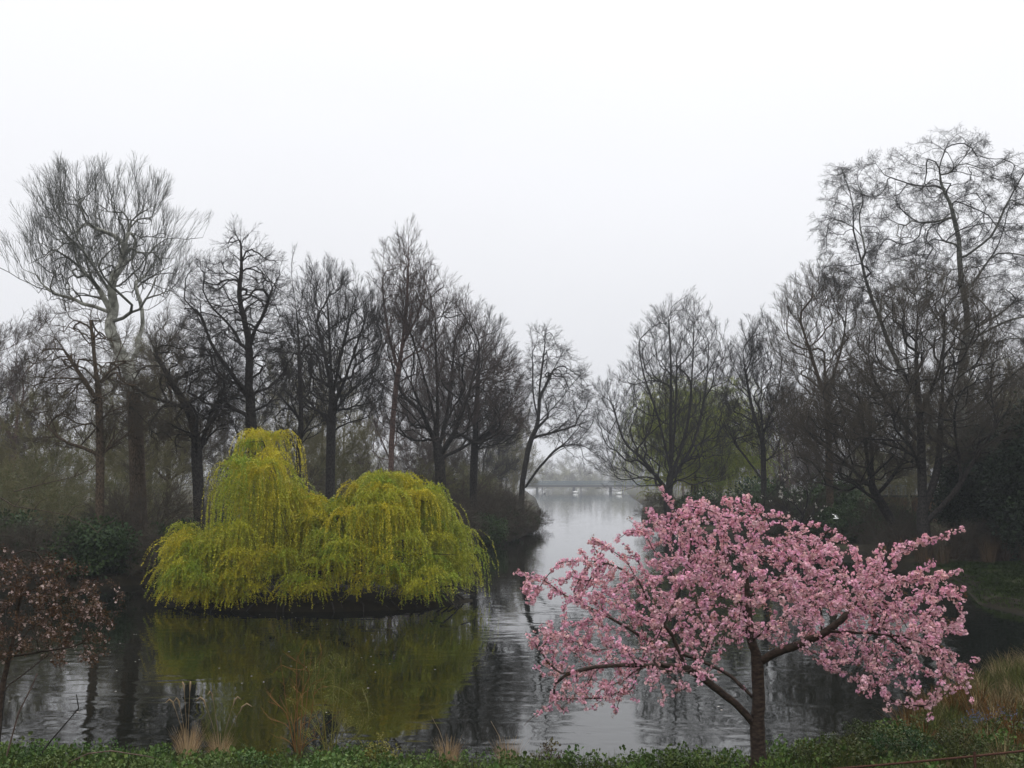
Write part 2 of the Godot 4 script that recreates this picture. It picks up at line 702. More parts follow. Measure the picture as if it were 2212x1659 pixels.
func sprays(root: Node3D, sk: Dictionary, called: String, meshes: Array, mat: Material, o: Dictionary) -> void:
	var P: PackedVector3Array = sk.P
	var D: PackedVector3Array = sk.D
	var cnt: PackedFloat32Array = sk.cnt
	var most: float = o.get("most", 3.0)
	var each: float = o.get("each", 1.0) * (1.15 if called == "twigs" else 1.0)
	var up: float = o.get("up", 0.3)
	var size: float = o.get("size", 1.0)
	var scatter: float = o.get("scatter", 0.0)
	var cols: Array = o.get("cols", [])
	var lists := []
	var tints := []
	for m in meshes:
		lists.append([])
		tints.append(PackedColorArray())
	for i in P.size():
		if cnt[i] > most:
			continue
		var k := int(each) + (1 if rng.randf() < each - int(each) else 0)
		if cnt[i] == 1.0 and not o.get("even", false):
			k += 1
		for j in k:
			var w := rng.randi() % meshes.size()
			var d: Vector3 = (D[i] * 0.8 + ball() * o.get("fan", 0.6) + Vector3.UP * up).normalized()
			if o.get("hang", false):
				d = (Vector3.UP + ball() * 0.35).normalized()
			lists[w].append(along(P[i] - root.position + ball() * scatter, d, size * rng.randf_range(0.65, 1.25), rng.randf() * TAU))
			if cols.size():
				var c: Color = cols[0].lerp(cols[1], rng.randf())
				tints[w].append(c)
	for w in meshes.size():
		if lists[w].size():
			many(called, meshes[w], mat, holder, lists[w], tints[w])


# A bare tree from pixels: base, trunk and limbs, outline of the crown.
func bare(called: String, label: String, s: int, d: float, trunk: Array, limbs: Array, profile: Array, o: Dictionary) -> Node3D:
	var lines := [line_px(trunk, d)]
	var foot: Vector3 = lines[0][0]
	foot.y = land(foot.x, foot.z) - 0.15
	lines[0][0] = foot
	for l in limbs:
		lines.append(line_px(l, d))
	var root := thing(called, label, "tree", foot, o.get("group", ""))
	var c := crown_px(profile, d, o.get("zr", 3.0), o.get("sparse", 1.0))
	var sk := grow(s, lines, c, int(o.get("tips", 320) * 1.75), o)
	wood(root, sk, M[o.get("bark", "bark")], M[o.get("fine", o.get("bark", "bark"))], o.get("limb_share", 0.38))
	sprays(root, sk, "twigs", T[o.get("spray", "up")], M[o.get("twig", "twig")], o.get("sp", {}))
	if o.has("leaf"):
		sprays(root, sk, "leaves", T[o.get("leaf_mesh", "bud")], M.leaf, o.leaf)
	return root


# A tree or bush that stands free of the photograph's lines, for copies.
func stand(called: String, label: String, category: String, group: String, s: int, at: Vector3, height: float, half: float, low: float, o: Dictionary) -> Node3D:
	rng.seed = s
	var foot := Vector3(at.x, land(at.x, at.z) - 0.12, at.z)
	var c := Crown.new()
	for k in 9:
		var t := k / 4.0 - 1.0
		var w := sqrt(maxf(0.0, 1.0 - t * t))
		c.xs.append(foot.x + t * half)
		var jag := rng.randf_range(0.82, 1.05)
		c.tops.append(foot.y + low + (height - low) * (0.35 + 0.65 * w) * jag)
		c.bots.append(foot.y + low + (height - low) * 0.35 * (1.0 - w))
	c.zc = foot.z
	c.zr = half
	c.xc = foot.x
	c.sparse = o.get("sparse", 1.0)
	var lines := []
	var stems: int = o.get("stems", 1)
	var top: float = height * o.get("bole", 0.55)
	lines.append([foot, foot + Vector3(rng.randf_range(-0.1, 0.1), top * 0.5, rng.randf_range(-0.1, 0.1)), foot + Vector3(rng.randf_range(-0.4, 0.4), top, rng.randf_range(-0.3, 0.3))])
	for k in stems - 1:
		var a := TAU * k / maxf(1.0, stems - 1.0) + rng.randf()
		var out := Vector3(cos(a), 0, sin(a)) * half
		lines.append([foot + Vector3(0, 0.1, 0), foot + out * 0.25 + Vector3.UP * top * 0.45, foot + out * 0.5 + Vector3.UP * top])
	var root := thing(called, label, category, foot, group)
	var sk := grow(s, lines, c, o.get("tips", 140), o)
	wood(root, sk, M[o.get("bark", "bark")], M[o.get("fine", o.get("bark", "bark"))], o.get("limb_share", 0.5))
	if o.has("sp"):
		sprays(root, sk, "twigs", T[o.get("spray", "up")], M[o.get("twig", "twig")], o.sp)
	if o.has("leaf"):
		sprays(root, sk, o.get("leaf_name", "leaves"), T[o.get("leaf_mesh", "bud")], M[o.get("leaf_mat", "leaf")], o.leaf)
	return root


# ------------------------------------------------------------------ land and water
func shore(x: float, z: float) -> float:
	var q := Vector2(x, z)
	var best := 1e9
	for i in LAKE.size():
		best = minf(best, q.distance_squared_to(Geometry2D.get_closest_point_to_segment(q, LAKE[i], LAKE[(i + 1) % LAKE.size()])))
	best = sqrt(best)
	return -best if Geometry2D.is_point_in_polygon(q, LAKE) else best


func land(x: float, z: float) -> float:
	var s := shore(x, z)
	var n := bump.get_noise_2d(x, z)
	var h := clampf(s * 0.55, -1.4, 0.34) + clampf(s - 0.6, 0.0, 40.0) * 0.018
	if z > -30.0 and s > 0.0 and x < 30.0:  # the near bank climbs to the path
		h = minf(s * 0.45, 0.32) + maxf(0.0, s - 0.8) * 0.155
	var e := Vector2((x + 6.3) / 4.9, (z + 33.9) / 2.9).length() + 0.09 * bump.get_noise_2d(x * 2.6 + 9.0, z * 2.6)
	h = maxf(h, clampf((1.0 - e) * 1.6, -1.4, 0.3))
	return h + n * (0.07 if s > 0.3 else 0.02)


func spread(marks: Array) -> PackedFloat32Array:
	var out := PackedFloat32Array()
	for i in marks.size() - 1:
		var m: int = marks[i][1]
		for k in m:
			out.append(lerpf(marks[i][0], marks[i + 1][0], float(k) / m))
	out.append(marks[-1][0])
	return out


func make_ground() -> void:
	for p in [[-90, -12], [-14, -14.0], [-6, -14.4], [-2, -14.3], [0.5, -14.0], [2.5, -14.0], [4, -14.8], [5.6, -15.8], [7.0, -18.0], [9.5, -21], [13, -23.4], [20, -25], [60, -28],
			[60, -33], [22, -31.5], [15, -30], [14.8, -33], [16.5, -38], [17, -46], [16, -56], [13.5, -70], [10.6, -84], [12.5, -100], [19, -150], [26, -230], [33, -300], [38, -350],
			[34, -392], [14, -398], [0, -390], [0, -350], [4.2, -300], [4.6, -200], [3.4, -120], [2.0, -79], [0.2, -68], [-2.2, -58], [-6.5, -47], [-11, -41], [-15, -38], [-22, -36.6], [-90, -35]]:
		LAKE.append(Vector2(p[0], p[1]))
	var xs := spread([[-330, 10], [-80, 16], [-26, 90], [26, 16], [80, 10], [330, 1]])
	var zs := spread([[40, 8], [-6, 64], [-24, 20], [-34, 60], [-62, 40], [-110, 24], [-300, 12], [-470, 1]])
	var sh := Shape.new()
	var w := xs.size()
	var tone := FastNoiseLite.new()
	tone.seed = 3
	tone.frequency = 0.25
	tone.fractal_octaves = 4
	for z in zs:
		for x in xs:
			sh.v.append(Vector3(x, land(x, z), z))
			var c := Color(0.075, 0.056, 0.034)
			var t := tone.get_noise_2d(x, z)
			if (x > 13.0 and z < -28.0 and z > -44.0) or z > -13.2:
				c = Color(0.036, 0.06, 0.014).lerp(c, clampf(0.3 + t, 0.0, 0.7))
			else:
				c = c.lerp(Color(0.04, 0.052, 0.02), clampf(0.4 + t * 1.4, 0.0, 0.85))
			var wet := shore(x, z)
			if Vector2((x + 6.3) / 6.0, (z + 33.9) / 4.0).length() < 1.0:
				wet = 0.1
			if wet + t * 0.8 < 0.75:  # wet mud along the waterline
				c = Color(0.02, 0.016, 0.011)
			sh.c.append(c)
	var nz := zs.size()
	sh.n.resize(sh.v.size())
	for j in nz:
		for i in w:
			var a := sh.v[j * w + maxi(i - 1, 0)]
			var b := sh.v[j * w + mini(i + 1, w - 1)]
			var c := sh.v[maxi(j - 1, 0) * w + i]
			var d := sh.v[mini(j + 1, nz - 1) * w + i]
			var nn := (b - a).cross(d - c).normalized()
			sh.n[j * w + i] = nn if nn.y > 0 else -nn
	for j in nz - 1:
		for i in w - 1:
			var a := j * w + i
			sh.ix.append_array(PackedInt32Array([a, a + w, a + 1, a + 1, a + w, a + w + 1]))
	var g := part("ground", sh.mesh(), M.ground, self)
	tag(g, "dark earth and grass banks round the lake", "", "", "structure")


func make_water() -> void:
	var n := FastNoiseLite.new()
	n.seed = 31
	n.frequency = 0.016
	n.fractal_octaves = 2
	n.fractal_gain = 0.35
	n.domain_warp_enabled = true
	n.domain_warp_amplitude = 14.0
	n.domain_warp_frequency = 0.01
	var im := n.get_seamless_image(1024, 1024)
	var calm := FastNoiseLite.new()
	calm.seed = 8
	calm.frequency = 0.006
	calm.fractal_octaves = 2
	var cm := calm.get_seamless_image(1024, 1024)
	var a := im.get_data()
	var b := cm.get_data()
	for i in a.size():
		var k := clampf((b[i] - 70) / 110.0, 0.12, 1.0)
		a[i] = int(128.0 + (a[i] - 128.0) * k)
	im = Image.create_from_data(1024, 1024, false, Image.FORMAT_L8, a)
	im.convert(Image.FORMAT_RGBA8)
	im.bump_map_to_normal_map(6.0)
	var m := StandardMaterial3D.new()
	m.albedo_color = lin(0.004, 0.005, 0.0035)
	m.roughness = 0.03
	m.metallic_specular = 0.5
	m.normal_enabled = true
	m.normal_texture = ImageTexture.create_from_image(im)
	m.normal_scale = 0.09
	var xs := spread([[-90, 40], [-20, 80], [30, 40], [62, 1]])
	var zs := spread([[-11, 120], [-60, 60], [-150, 40], [-404, 1]])
	var sh := Shape.new()
	for z in zs:
		for x in xs:
			sh.v.append(Vector3(x, 0, z))
			sh.n.append(Vector3.UP)
			var wx: float = x + 1.3 * sin(z * 0.21) + 0.8 * sin(x * 0.17 + z * 0.09)
			var wz: float = z + 1.1 * sin(x * 0.19 + 1.0)
			sh.uv.append(Vector2((wx * 0.97 + wz * 0.2) / 16.0, (wz * 0.97 - wx * 0.2) / 8.0))
	var w := xs.size()
	for j in zs.size() - 1:
		for i in w - 1:
			var q := j * w + i
			sh.ix.append_array(PackedInt32Array([q, q + w, q + 1, q + 1, q + w, q + w + 1]))
	var o := part("lake_water", sh.mesh(), m, self)
	tag(o, "dark rippled lake water mirroring the trees and grey sky", "", "", "structure")


# ------------------------------------------------------------------ the trees along the shores
func make_left_trees() -> void:
	# tall pale tree
	bare("plane_tree", "tall pale-barked bare tree with a wide round crown of upright shoots", 101, 46.0,
		[[302, 1190], [296, 1000], [291, 862], [276, 799], [261, 765], [239, 717], [243, 660, 0.3], [241, 638], [250, 600, -0.3], [261, 575], [268, 530], [272, 480, 0.4]],
		[[[239, 717], [222, 690, 0.8], [220, 672, 1.0], [212, 640, 0.8], [187, 601, 0.6], [164, 571, 0.4], [149, 534, 0.6], [131, 504, 1.0], [100, 470, 1.2]],
		[[218, 668], [168, 651, -0.5], [123, 635, -1.0], [93, 623, -1.3], [56, 605, -1.6], [20, 585, -2.0]],
		[[252, 700], [295, 680, -0.6], [336, 676, -1.0], [366, 665, -1.4], [395, 652, -1.8]],
		[[321, 672, -1.0], [343, 631, -0.8], [347, 608, -0.6]],
		[[276, 799], [282, 750, 0.7], [289, 694, 1.0], [283, 640, 1.2], [270, 610, 1.4], [310, 570, 2.0]],
		[[205, 625], [201, 579, -0.5], [187, 526, -1.0], [168, 474, -1.4]],
		[[240, 635], [209, 565, -0.8], [190, 540, -1.2], [150, 500, -1.8]],
		[[243, 625], [269, 582, 1.0], [299, 534, 1.4], [336, 497, 1.6], [373, 500, 1.8], [408, 492, 2.0]],
		[[196, 590], [150, 590, 1.0], [110, 560, 1.8], [80, 530, 2.4]]],
		[[70, 560, 640], [90, 500, 660], [120, 440, 660], [160, 400, 650], [200, 425, 640], [270, 400, 640], [315, 408, 650], [345, 450, 660], [370, 500, 660], [385, 550, 640]],
		{"tips": 230, "zr": 4.2, "R": 0.28, "r0": 0.019, "wig": 0.09, "turn": 0.8, "bark": "bark_pale", "fine": "bark_grey", "twig": "twig_grey", "upend": 0.7, "rise": 0.2, "clear": 8.0, "limb_share": 0.3,
		"spray": "shoot", "sp": {"size": 1.55, "up": 1.5, "fan": 0.4, "each": 0.5, "most": 1.0}})
	var pale: Node3D = get_child(get_child_count() - 1)
	var iv := Shape.new()
	var low := line_px([[302, 1190], [299, 1090], [296, 1000], [293, 920], [290, 855], [284, 828]], 46.0)
	var ivp := PackedVector3Array()
	for q in low:
		ivp.append(q - pale.position)
	ivp[0].y = 0.0
	iv.tube(ivp, PackedFloat32Array([0.4, 0.36, 0.34, 0.33, 0.31, 0.24]), 10)
	var stem := part("climber", iv.mesh(), M.bark_brown, pale)
	var tw := []
	for i in 260:
		var f := rng.randf() * 4.6
		var q := ivp[int(f)].lerp(ivp[int(f) + 1], f - int(f))
		var a := rng.randf() * TAU
		var out := Vector3(cos(a), 0, sin(a))
		tw.append(along(q + out * 0.28, (out + Vector3.UP * 0.8).normalized(), rng.randf_range(0.3, 0.7), a))
	many("climber_twigs", T.up[0], M.twig_brown, stem, tw, PackedColorArray())
	bare("shore_tree", "slim brown bare tree with wide flat side branches, before the pale tree", 102, 41.0,
		[[216, 1180], [216, 1000], [213, 862], [203, 769], [198, 713], [194, 680]], [[[212, 870], [168, 800], [123, 735], [93, 683]], [[208, 840], [250, 780], [275, 720]]],
		[[70, 760, 900], [110, 680, 960], [160, 650, 980], [195, 640, 980], [240, 690, 980], [290, 730, 960], [330, 800, 930]],
		{"tips": 260, "zr": 2.6, "R": 0.17, "bark": "bark_brown", "twig": "twig_brown", "rise": 0.1, "clear": 3.5, "sp": {"size": 0.7, "each": 0.5, "most": 2.0}})
	bare("shore_tree", "dark leaning bare tree whose main limb reaches out over brambles", 103, 44.0,
		[[432, 1180], [428, 1050], [420, 930], [404, 881], [366, 817], [329, 747], [317, 713]], [[[425, 980, 0.5], [440, 900, 0.8], [470, 820, 1.0], [480, 740]], [[404, 881], [340, 860, -1.0], [300, 830, -1.4]]],
		[[290, 790, 930], [330, 720, 960], [380, 740, 980], [430, 760, 980], [480, 760, 950], [520, 800, 930]],
		{"tips": 240, "zr": 2.6, "R": 0.24, "twig": "twig_brown", "clear": 3.0, "sp": {"size": 0.7, "each": 0.6, "most": 2.0}})
	bare("shore_tree", "dark bare tree with crooked stems and tufted twig ends, highest in its clump", 104, 43.0,
		[[556, 1180], [548, 1000], [541, 862], [534, 732], [519, 638], [521, 564], [523, 505]],
		[[[534, 760], [500, 720, 0.5], [470, 680, 0.8], [430, 640, 1.0], [440, 590]], [[541, 862], [480, 770, -0.6], [445, 690, -0.8], [416, 655, -1.0], [414, 610, -0.8]], [[536, 745], [570, 690, -0.5], [600, 630, -0.8], [605, 590]], [[530, 690], [480, 640, 1.0], [460, 590, 1.2]]],
		[[398, 620, 800], [430, 560, 880], [470, 560, 920], [500, 500, 930], [525, 486, 930], [560, 535, 930], [600, 560, 900], [625, 640, 860]],
		{"tips": 420, "zr": 3.0, "R": 0.23, "wig": 0.1, "twig": "twig", "turn": 0.6, "clear": 4.5, "sp": {"size": 0.62, "each": 0.9}})
	bare("shore_tree", "thin upright bare stem with a long whip-like bare leader", 105, 50.0,
		[[640, 1190], [645, 1000], [650, 890], [643, 703], [632, 621], [629, 573], [635, 546]], [],
		[[590, 760, 950], [615, 690, 960], [645, 640, 960], [680, 700, 950], [710, 780, 930]],
		{"tips": 130, "zr": 2.0, "R": 0.15, "rise": 0.3, "clear": 4.0, "sp": {"size": 0.7, "each": 0.7}})
	bare("shore_tree", "dark bare tree with a vase of straight stems rising from one trunk", 106, 54.0,
		[[712, 1190], [714, 994], [716, 900], [718, 853]], [[[718, 853], [690, 740, 0.8], [660, 640, 1.2]], [[718, 853], [716, 740, -0.6], [710, 620, -0.8]], [[718, 853], [745, 730], [765, 640, 0.5]], [[716, 890], [760, 800, -1.0], [800, 690, -1.4]]],
		[[618, 700, 860], [650, 610, 900], [690, 590, 920], [720, 585, 930], [760, 600, 920], [800, 640, 900], [830, 700, 880]],
		{"tips": 420, "zr": 3.6, "R": 0.25, "rise": 0.9, "upend": 0.9, "clear": 4.5, "spray": "fine", "sp": {"size": 1.0, "up": 0.6, "each": 0.9, "fan": 0.5, "most": 1.0}})
	bare("poplar", "slender reddish bare tree with a loose spire above its neighbours", 107, 60.0,
		[[845, 1180], [845, 994], [852, 871], [867, 759], [878, 666], [882, 560], [882, 505]], [[[860, 800], [835, 700], [826, 600], [830, 545]], [[868, 750], [910, 660], [925, 590]]],
		[[798, 690, 820], [825, 570, 800], [850, 545, 760], [882, 505, 740], [905, 560, 760], [930, 600, 800], [950, 680, 830]],
		{"tips": 170, "zr": 2.4, "R": 0.16, "bark": "bark_red", "twig": "twig_red", "rise": 1.2, "upend": 1.3, "clear": 7.0, "spray": "fine", "sp": {"size": 1.2, "up": 1.0, "each": 0.6, "most": 2.0}})
	bare("shore_tree", "broad bare tree with a stout trunk forking low into a great dome", 108, 62.0,
		[[956, 1180], [953, 1060], [950, 1000], [945, 965]],
		[[[945, 965], [925, 920], [900, 880, 0.6], [855, 850, 1.0], [810, 830, 1.4]], [[945, 965], [935, 880, -0.8], [915, 800, -1.2], [890, 720, -1.4]], [[945, 965], [945, 870], [942, 760], [940, 670]], [[947, 970], [965, 890, 0.6], [975, 790, 1.0], [985, 690, 1.2]], [[950, 985], [985, 930, -0.8], [1015, 850, -1.4], [1040, 760, -1.6]], [[952, 990], [1010, 960, 0.6], [1060, 920, 1.0], [1100, 880, 1.4]], [[944, 960], [900, 850, -1.6], [860, 760, -2.4]]],
		[[790, 790, 900], [830, 700, 930], [870, 640, 950], [920, 615, 960], [960, 605, 960], [1010, 650, 960], [1050, 700, 960], [1090, 770, 950], [1130, 850, 930]],
		{"tips": 560, "zr": 5.0, "R": 0.33, "rise": 0.5, "upend": 0.7, "clear": 4.0, "limb_share": 0.33, "bark": "bark", "twig": "twig_red", "spray": "fine", "sp": {"size": 1.0, "up": 0.6, "each": 0.9, "fan": 0.5, "most": 1.0}})
	bare("shore_tree", "dark bare tree with a dense brush of twigs beside the great dome", 109, 68.0,
		[[1022, 1170], [1024, 1002], [1031, 853], [1036, 760]], [[[1026, 960], [1070, 920], [1105, 870]], [[1028, 930], [1000, 850], [985, 770]]],
		[[960, 780, 940], [1000, 690, 960], [1040, 665, 970], [1080, 700, 970], [1110, 770, 970], [1135, 850, 950]],
		{"tips": 420, "zr": 4.0, "R": 0.26, "rise": 0.6, "upend": 0.8, "clear": 4.0, "spray": "fine", "sp": {"size": 1.0, "up": 0.6, "each": 0.9, "fan": 0.5, "most": 1.0}})
	bare("shore_tree", "lone bare tree on the point, its branches fanning over open water", 110, 76.0,
		[[1128, 1165], [1128, 1054], [1143, 965], [1162, 909], [1166, 834], [1174, 770], [1180, 712]],
		[[[1130, 1060], [1165, 1010], [1210, 966], [1250, 962], [1288, 975]], [[1150, 945], [1210, 930], [1285, 905]], [[1160, 915], [1205, 870], [1240, 825], [1268, 800]], [[1162, 905], [1152, 850], [1150, 735]], [[1165, 860], [1195, 800], [1222, 750]]],
		[[1128, 800, 930], [1145, 720, 940], [1165, 698, 960], [1200, 710, 970], [1225, 750, 985], [1250, 790, 1000], [1275, 810, 1000], [1290, 880, 990]],
		{"tips": 330, "zr": 3.6, "R": 0.22, "r0": 0.014, "turn": 1.2, "rise": 0.15, "upend": 0.2, "clear": 4.5, "sp": {"size": 0.75, "up": 0.25, "each": 0.6, "most": 2.0}})


func make_right_trees() -> void:
	bare("lakeside_tree", "many-stemmed bare tree leaning over the lake, before a greening willow", 120, 80.0,
		[[1447, 1150], [1444, 1095], [1446, 1050], [1449, 1019]],
		[[[1444, 1080], [1430, 1048, -0.5], [1382, 990, -0.8], [1344, 952, -1.0], [1318, 869, -1.2], [1296, 835, -1.2]], [[1400, 1010, -0.7], [1350, 985, -1.4], [1300, 1000, -1.8], [1262, 1008, -2.0]], [[1430, 1048], [1390, 1050, 1.0], [1350, 1060, 1.4], [1320, 1062, 1.6]],
		[[1449, 1019], [1449, 920], [1449, 811], [1446, 700]], [[1449, 1019], [1425, 900, 1.0], [1395, 800, 1.6], [1385, 730, 1.8]], [[1449, 1030], [1480, 920, -1.0], [1490, 780, -1.4], [1492, 660, -1.4]], [[1447, 1040], [1500, 960, 0.8], [1530, 850, 1.4], [1540, 740, 1.6]], [[1448, 1025], [1465, 900, 1.4], [1470, 760, 1.8]]],
		[[1286, 830, 1030], [1320, 810, 1050], [1350, 790, 1050], [1378, 715, 1050], [1410, 680, 1050], [1440, 645, 1050], [1490, 628, 1050], [1525, 680, 1050], [1560, 700, 1040], [1585, 800, 1000]],
		{"tips": 800, "zr": 5.0, "R": 0.33, "r0": 0.016, "rise": 0.6, "upend": 0.6, "clear": 2.5, "limb_share": 0.3, "spray": "fine", "sp": {"size": 1.0, "up": 0.6, "each": 0.9, "fan": 0.5, "most": 1.0}})
	bare("lakeside_tree", "narrow bare tree with a slim upright fan of branches", 121, 66.0,
		[[1652, 1150], [1650, 1059], [1648, 960], [1645, 880]], [[[1648, 960], [1620, 860], [1605, 760]], [[1648, 940], [1680, 850], [1690, 760]], [[1650, 1040], [1600, 960, 1.0], [1570, 890, 1.2]]],
		[[1560, 790, 960], [1600, 720, 980], [1640, 685, 990], [1670, 720, 990], [1700, 790, 970], [1720, 860, 950]],
		{"tips": 300, "zr": 2.8, "R": 0.18, "rise": 0.9, "upend": 0.9, "clear": 3.5, "spray": "fine", "sp": {"size": 1.0, "up": 0.6, "each": 0.9, "fan": 0.5, "most": 1.0}})
	bare("lakeside_tree", "brown bare tree with a spreading fan crown beside the weeping giant", 122, 60.0,
		[[1794, 1150], [1792, 1056], [1788, 900], [1780, 760]], [[[1788, 880], [1750, 760], [1725, 680]], [[1786, 860], [1820, 740], [1830, 650]]],
		[[1680, 720, 930], [1695, 640, 950], [1730, 590, 960], [1770, 570, 970], [1810, 590, 970], [1850, 640, 960], [1875, 720, 930]],
		{"tips": 460, "zr": 4.0, "R": 0.22, "bark": "bark_brown", "twig": "twig_brown", "rise": 0.8, "upend": 0.9, "clear": 4.5, "spray": "fine", "sp": {"size": 1.0, "up": 0.6, "each": 0.9, "fan": 0.5, "most": 1.0}})
	bare("lakeside_tree", "low dark bare tree leaning out with forked limbs above the lawn", 123, 50.0,
		[[1945, 1200], [1936, 1146], [1904, 1088], [1885, 1056]], [[[1890, 1060], [1840, 1000, 0.8], [1790, 960, 1.0], [1745, 930]], [[1885, 1056], [1860, 960, -0.6], [1850, 880, -0.8]], [[1887, 1056], [1890, 960, 0.5], [1884, 870, 0.5]], [[1895, 1070], [1940, 990, -0.8], [1960, 900]], [[1900, 1085], [1850, 1060, -1.0], [1800, 1030, -1.4]]],
		[[1700, 920, 1050], [1750, 850, 1060], [1800, 800, 1060], [1850, 790, 1060], [1900, 800, 1050], [1950, 830, 1040], [1990, 890, 1020]],
		{"tips": 380, "zr": 3.6, "R": 0.22, "rise": 0.3, "upend": 0.5, "clear": 2.8, "twig": "twig_brown", "sp": {"size": 0.8, "up": 0.4, "each": 0.9}})
	bare("lakeside_tree", "big bare twin-stemmed tree with a dense brown twiggy crown by the lawn", 124, 46.0,
		[[2002, 1215], [1994, 1136], [1992, 1060], [1990, 976], [1985, 880], [1978, 760]],
		[[[1994, 1110], [2020, 1030], [2029, 976], [2035, 860], [2040, 740]], [[1990, 960], [1940, 880, 0.8], [1900, 790, 1.2], [1880, 700]], [[1990, 1020], [1950, 970, -1.0], [1910, 930, -1.4]], [[1998, 1130], [2040, 1070, -0.8], [2080, 1000, -1.0], [2120, 930, -1.2]], [[2032, 920], [2080, 820, 1.0], [2110, 720, 1.4]], [[1988, 900], [2010, 780, -1.2], [2010, 660, -1.6]]],
		[[1840, 780, 950], [1880, 680, 980], [1930, 620, 1000], [1990, 580, 1010], [2040, 590, 1010], [2100, 640, 1000], [2150, 720, 980], [2190, 800, 960]],
		{"tips": 620, "zr": 4.6, "R": 0.27, "rise": 0.7, "upend": 0.8, "clear": 3.0, "limb_share": 0.3, "twig": "twig_brown", "spray": "fine", "sp": {"size": 0.95, "up": 0.5, "each": 0.8, "fan": 0.5, "most": 2.0}})
	bare("plane_tree", "towering bare tree with twisting limbs and hanging curled twigs", 125, 58.0,
		[[2085, 1190], [2080, 980], [2075, 820], [2090, 700], [2076, 600], [2071, 520], [2056, 452], [2037, 408], [2030, 363], [2044, 320]],
		[[[2084, 1080], [2020, 900, 1.0], [1955, 770, 1.4], [1914, 669, 1.4], [1890, 610, 1.2], [1873, 557, 1.0], [1854, 490, 0.8], [1840, 430], [1820, 370]], [[1873, 557], [1872, 470, 1.2], [1884, 410, 1.6], [1876, 380, 1.8]], [[1888, 600], [1850, 575, -0.8], [1810, 592, -1.0], [1775, 600, -1.2]], [[1856, 500], [1810, 482, -0.6], [1782, 490, -0.8], [1776, 540, -0.8]],
		[[2075, 560], [2120, 520, -1.2], [2150, 450, -1.6], [2180, 390, -1.8]], [[2082, 640], [2140, 580, 1.4], [2190, 510, 1.8], [2215, 430, 2.0]], [[2062, 470], [2000, 470, 1.0], [1960, 420, 1.6], [1962, 360, 1.8]], [[2034, 385], [2070, 350, -0.8], [2090, 300, -1.0]], [[2072, 530], [2010, 530, -1.6], [1970, 490, -2.4]], [[2180, 400, -1.8], [2200, 350, -1.8]],
		[[2086, 720], [2116, 695, -2.0], [2153, 665, -2.6], [2190, 665, -3.0], [2225, 640, -3.2]], [[2086, 740], [2130, 708, -2.4], [2180, 700, -3.0], [2240, 704, -3.4]], [[2080, 900], [2120, 850, -1.6], [2170, 800, -2.4], [2220, 790, -3.0]]],
		[[1756, 520, 600], [1778, 400, 650], [1800, 340, 680], [1850, 325, 700], [1900, 345, 720], [1925, 460, 740], [1950, 300, 760], [1990, 285, 760], [2040, 290, 780], [2085, 272, 780], [2130, 320, 780], [2180, 315, 800], [2230, 350, 860], [2280, 420, 860]],
		{"tips": 640, "zr": 5.5, "R": 0.24, "r0": 0.013, "wig": 0.05, "turn": 0.7, "drag": 0.06, "rise": 0.1, "upend": 0.0, "clear": 8.0, "limb_share": 0.24, "bark": "bark_grey", "fine": "bark", "spray": "curl", "sp": {"size": 0.62, "up": -0.15, "fan": 1.3, "each": 2.7, "most": 2.0}})


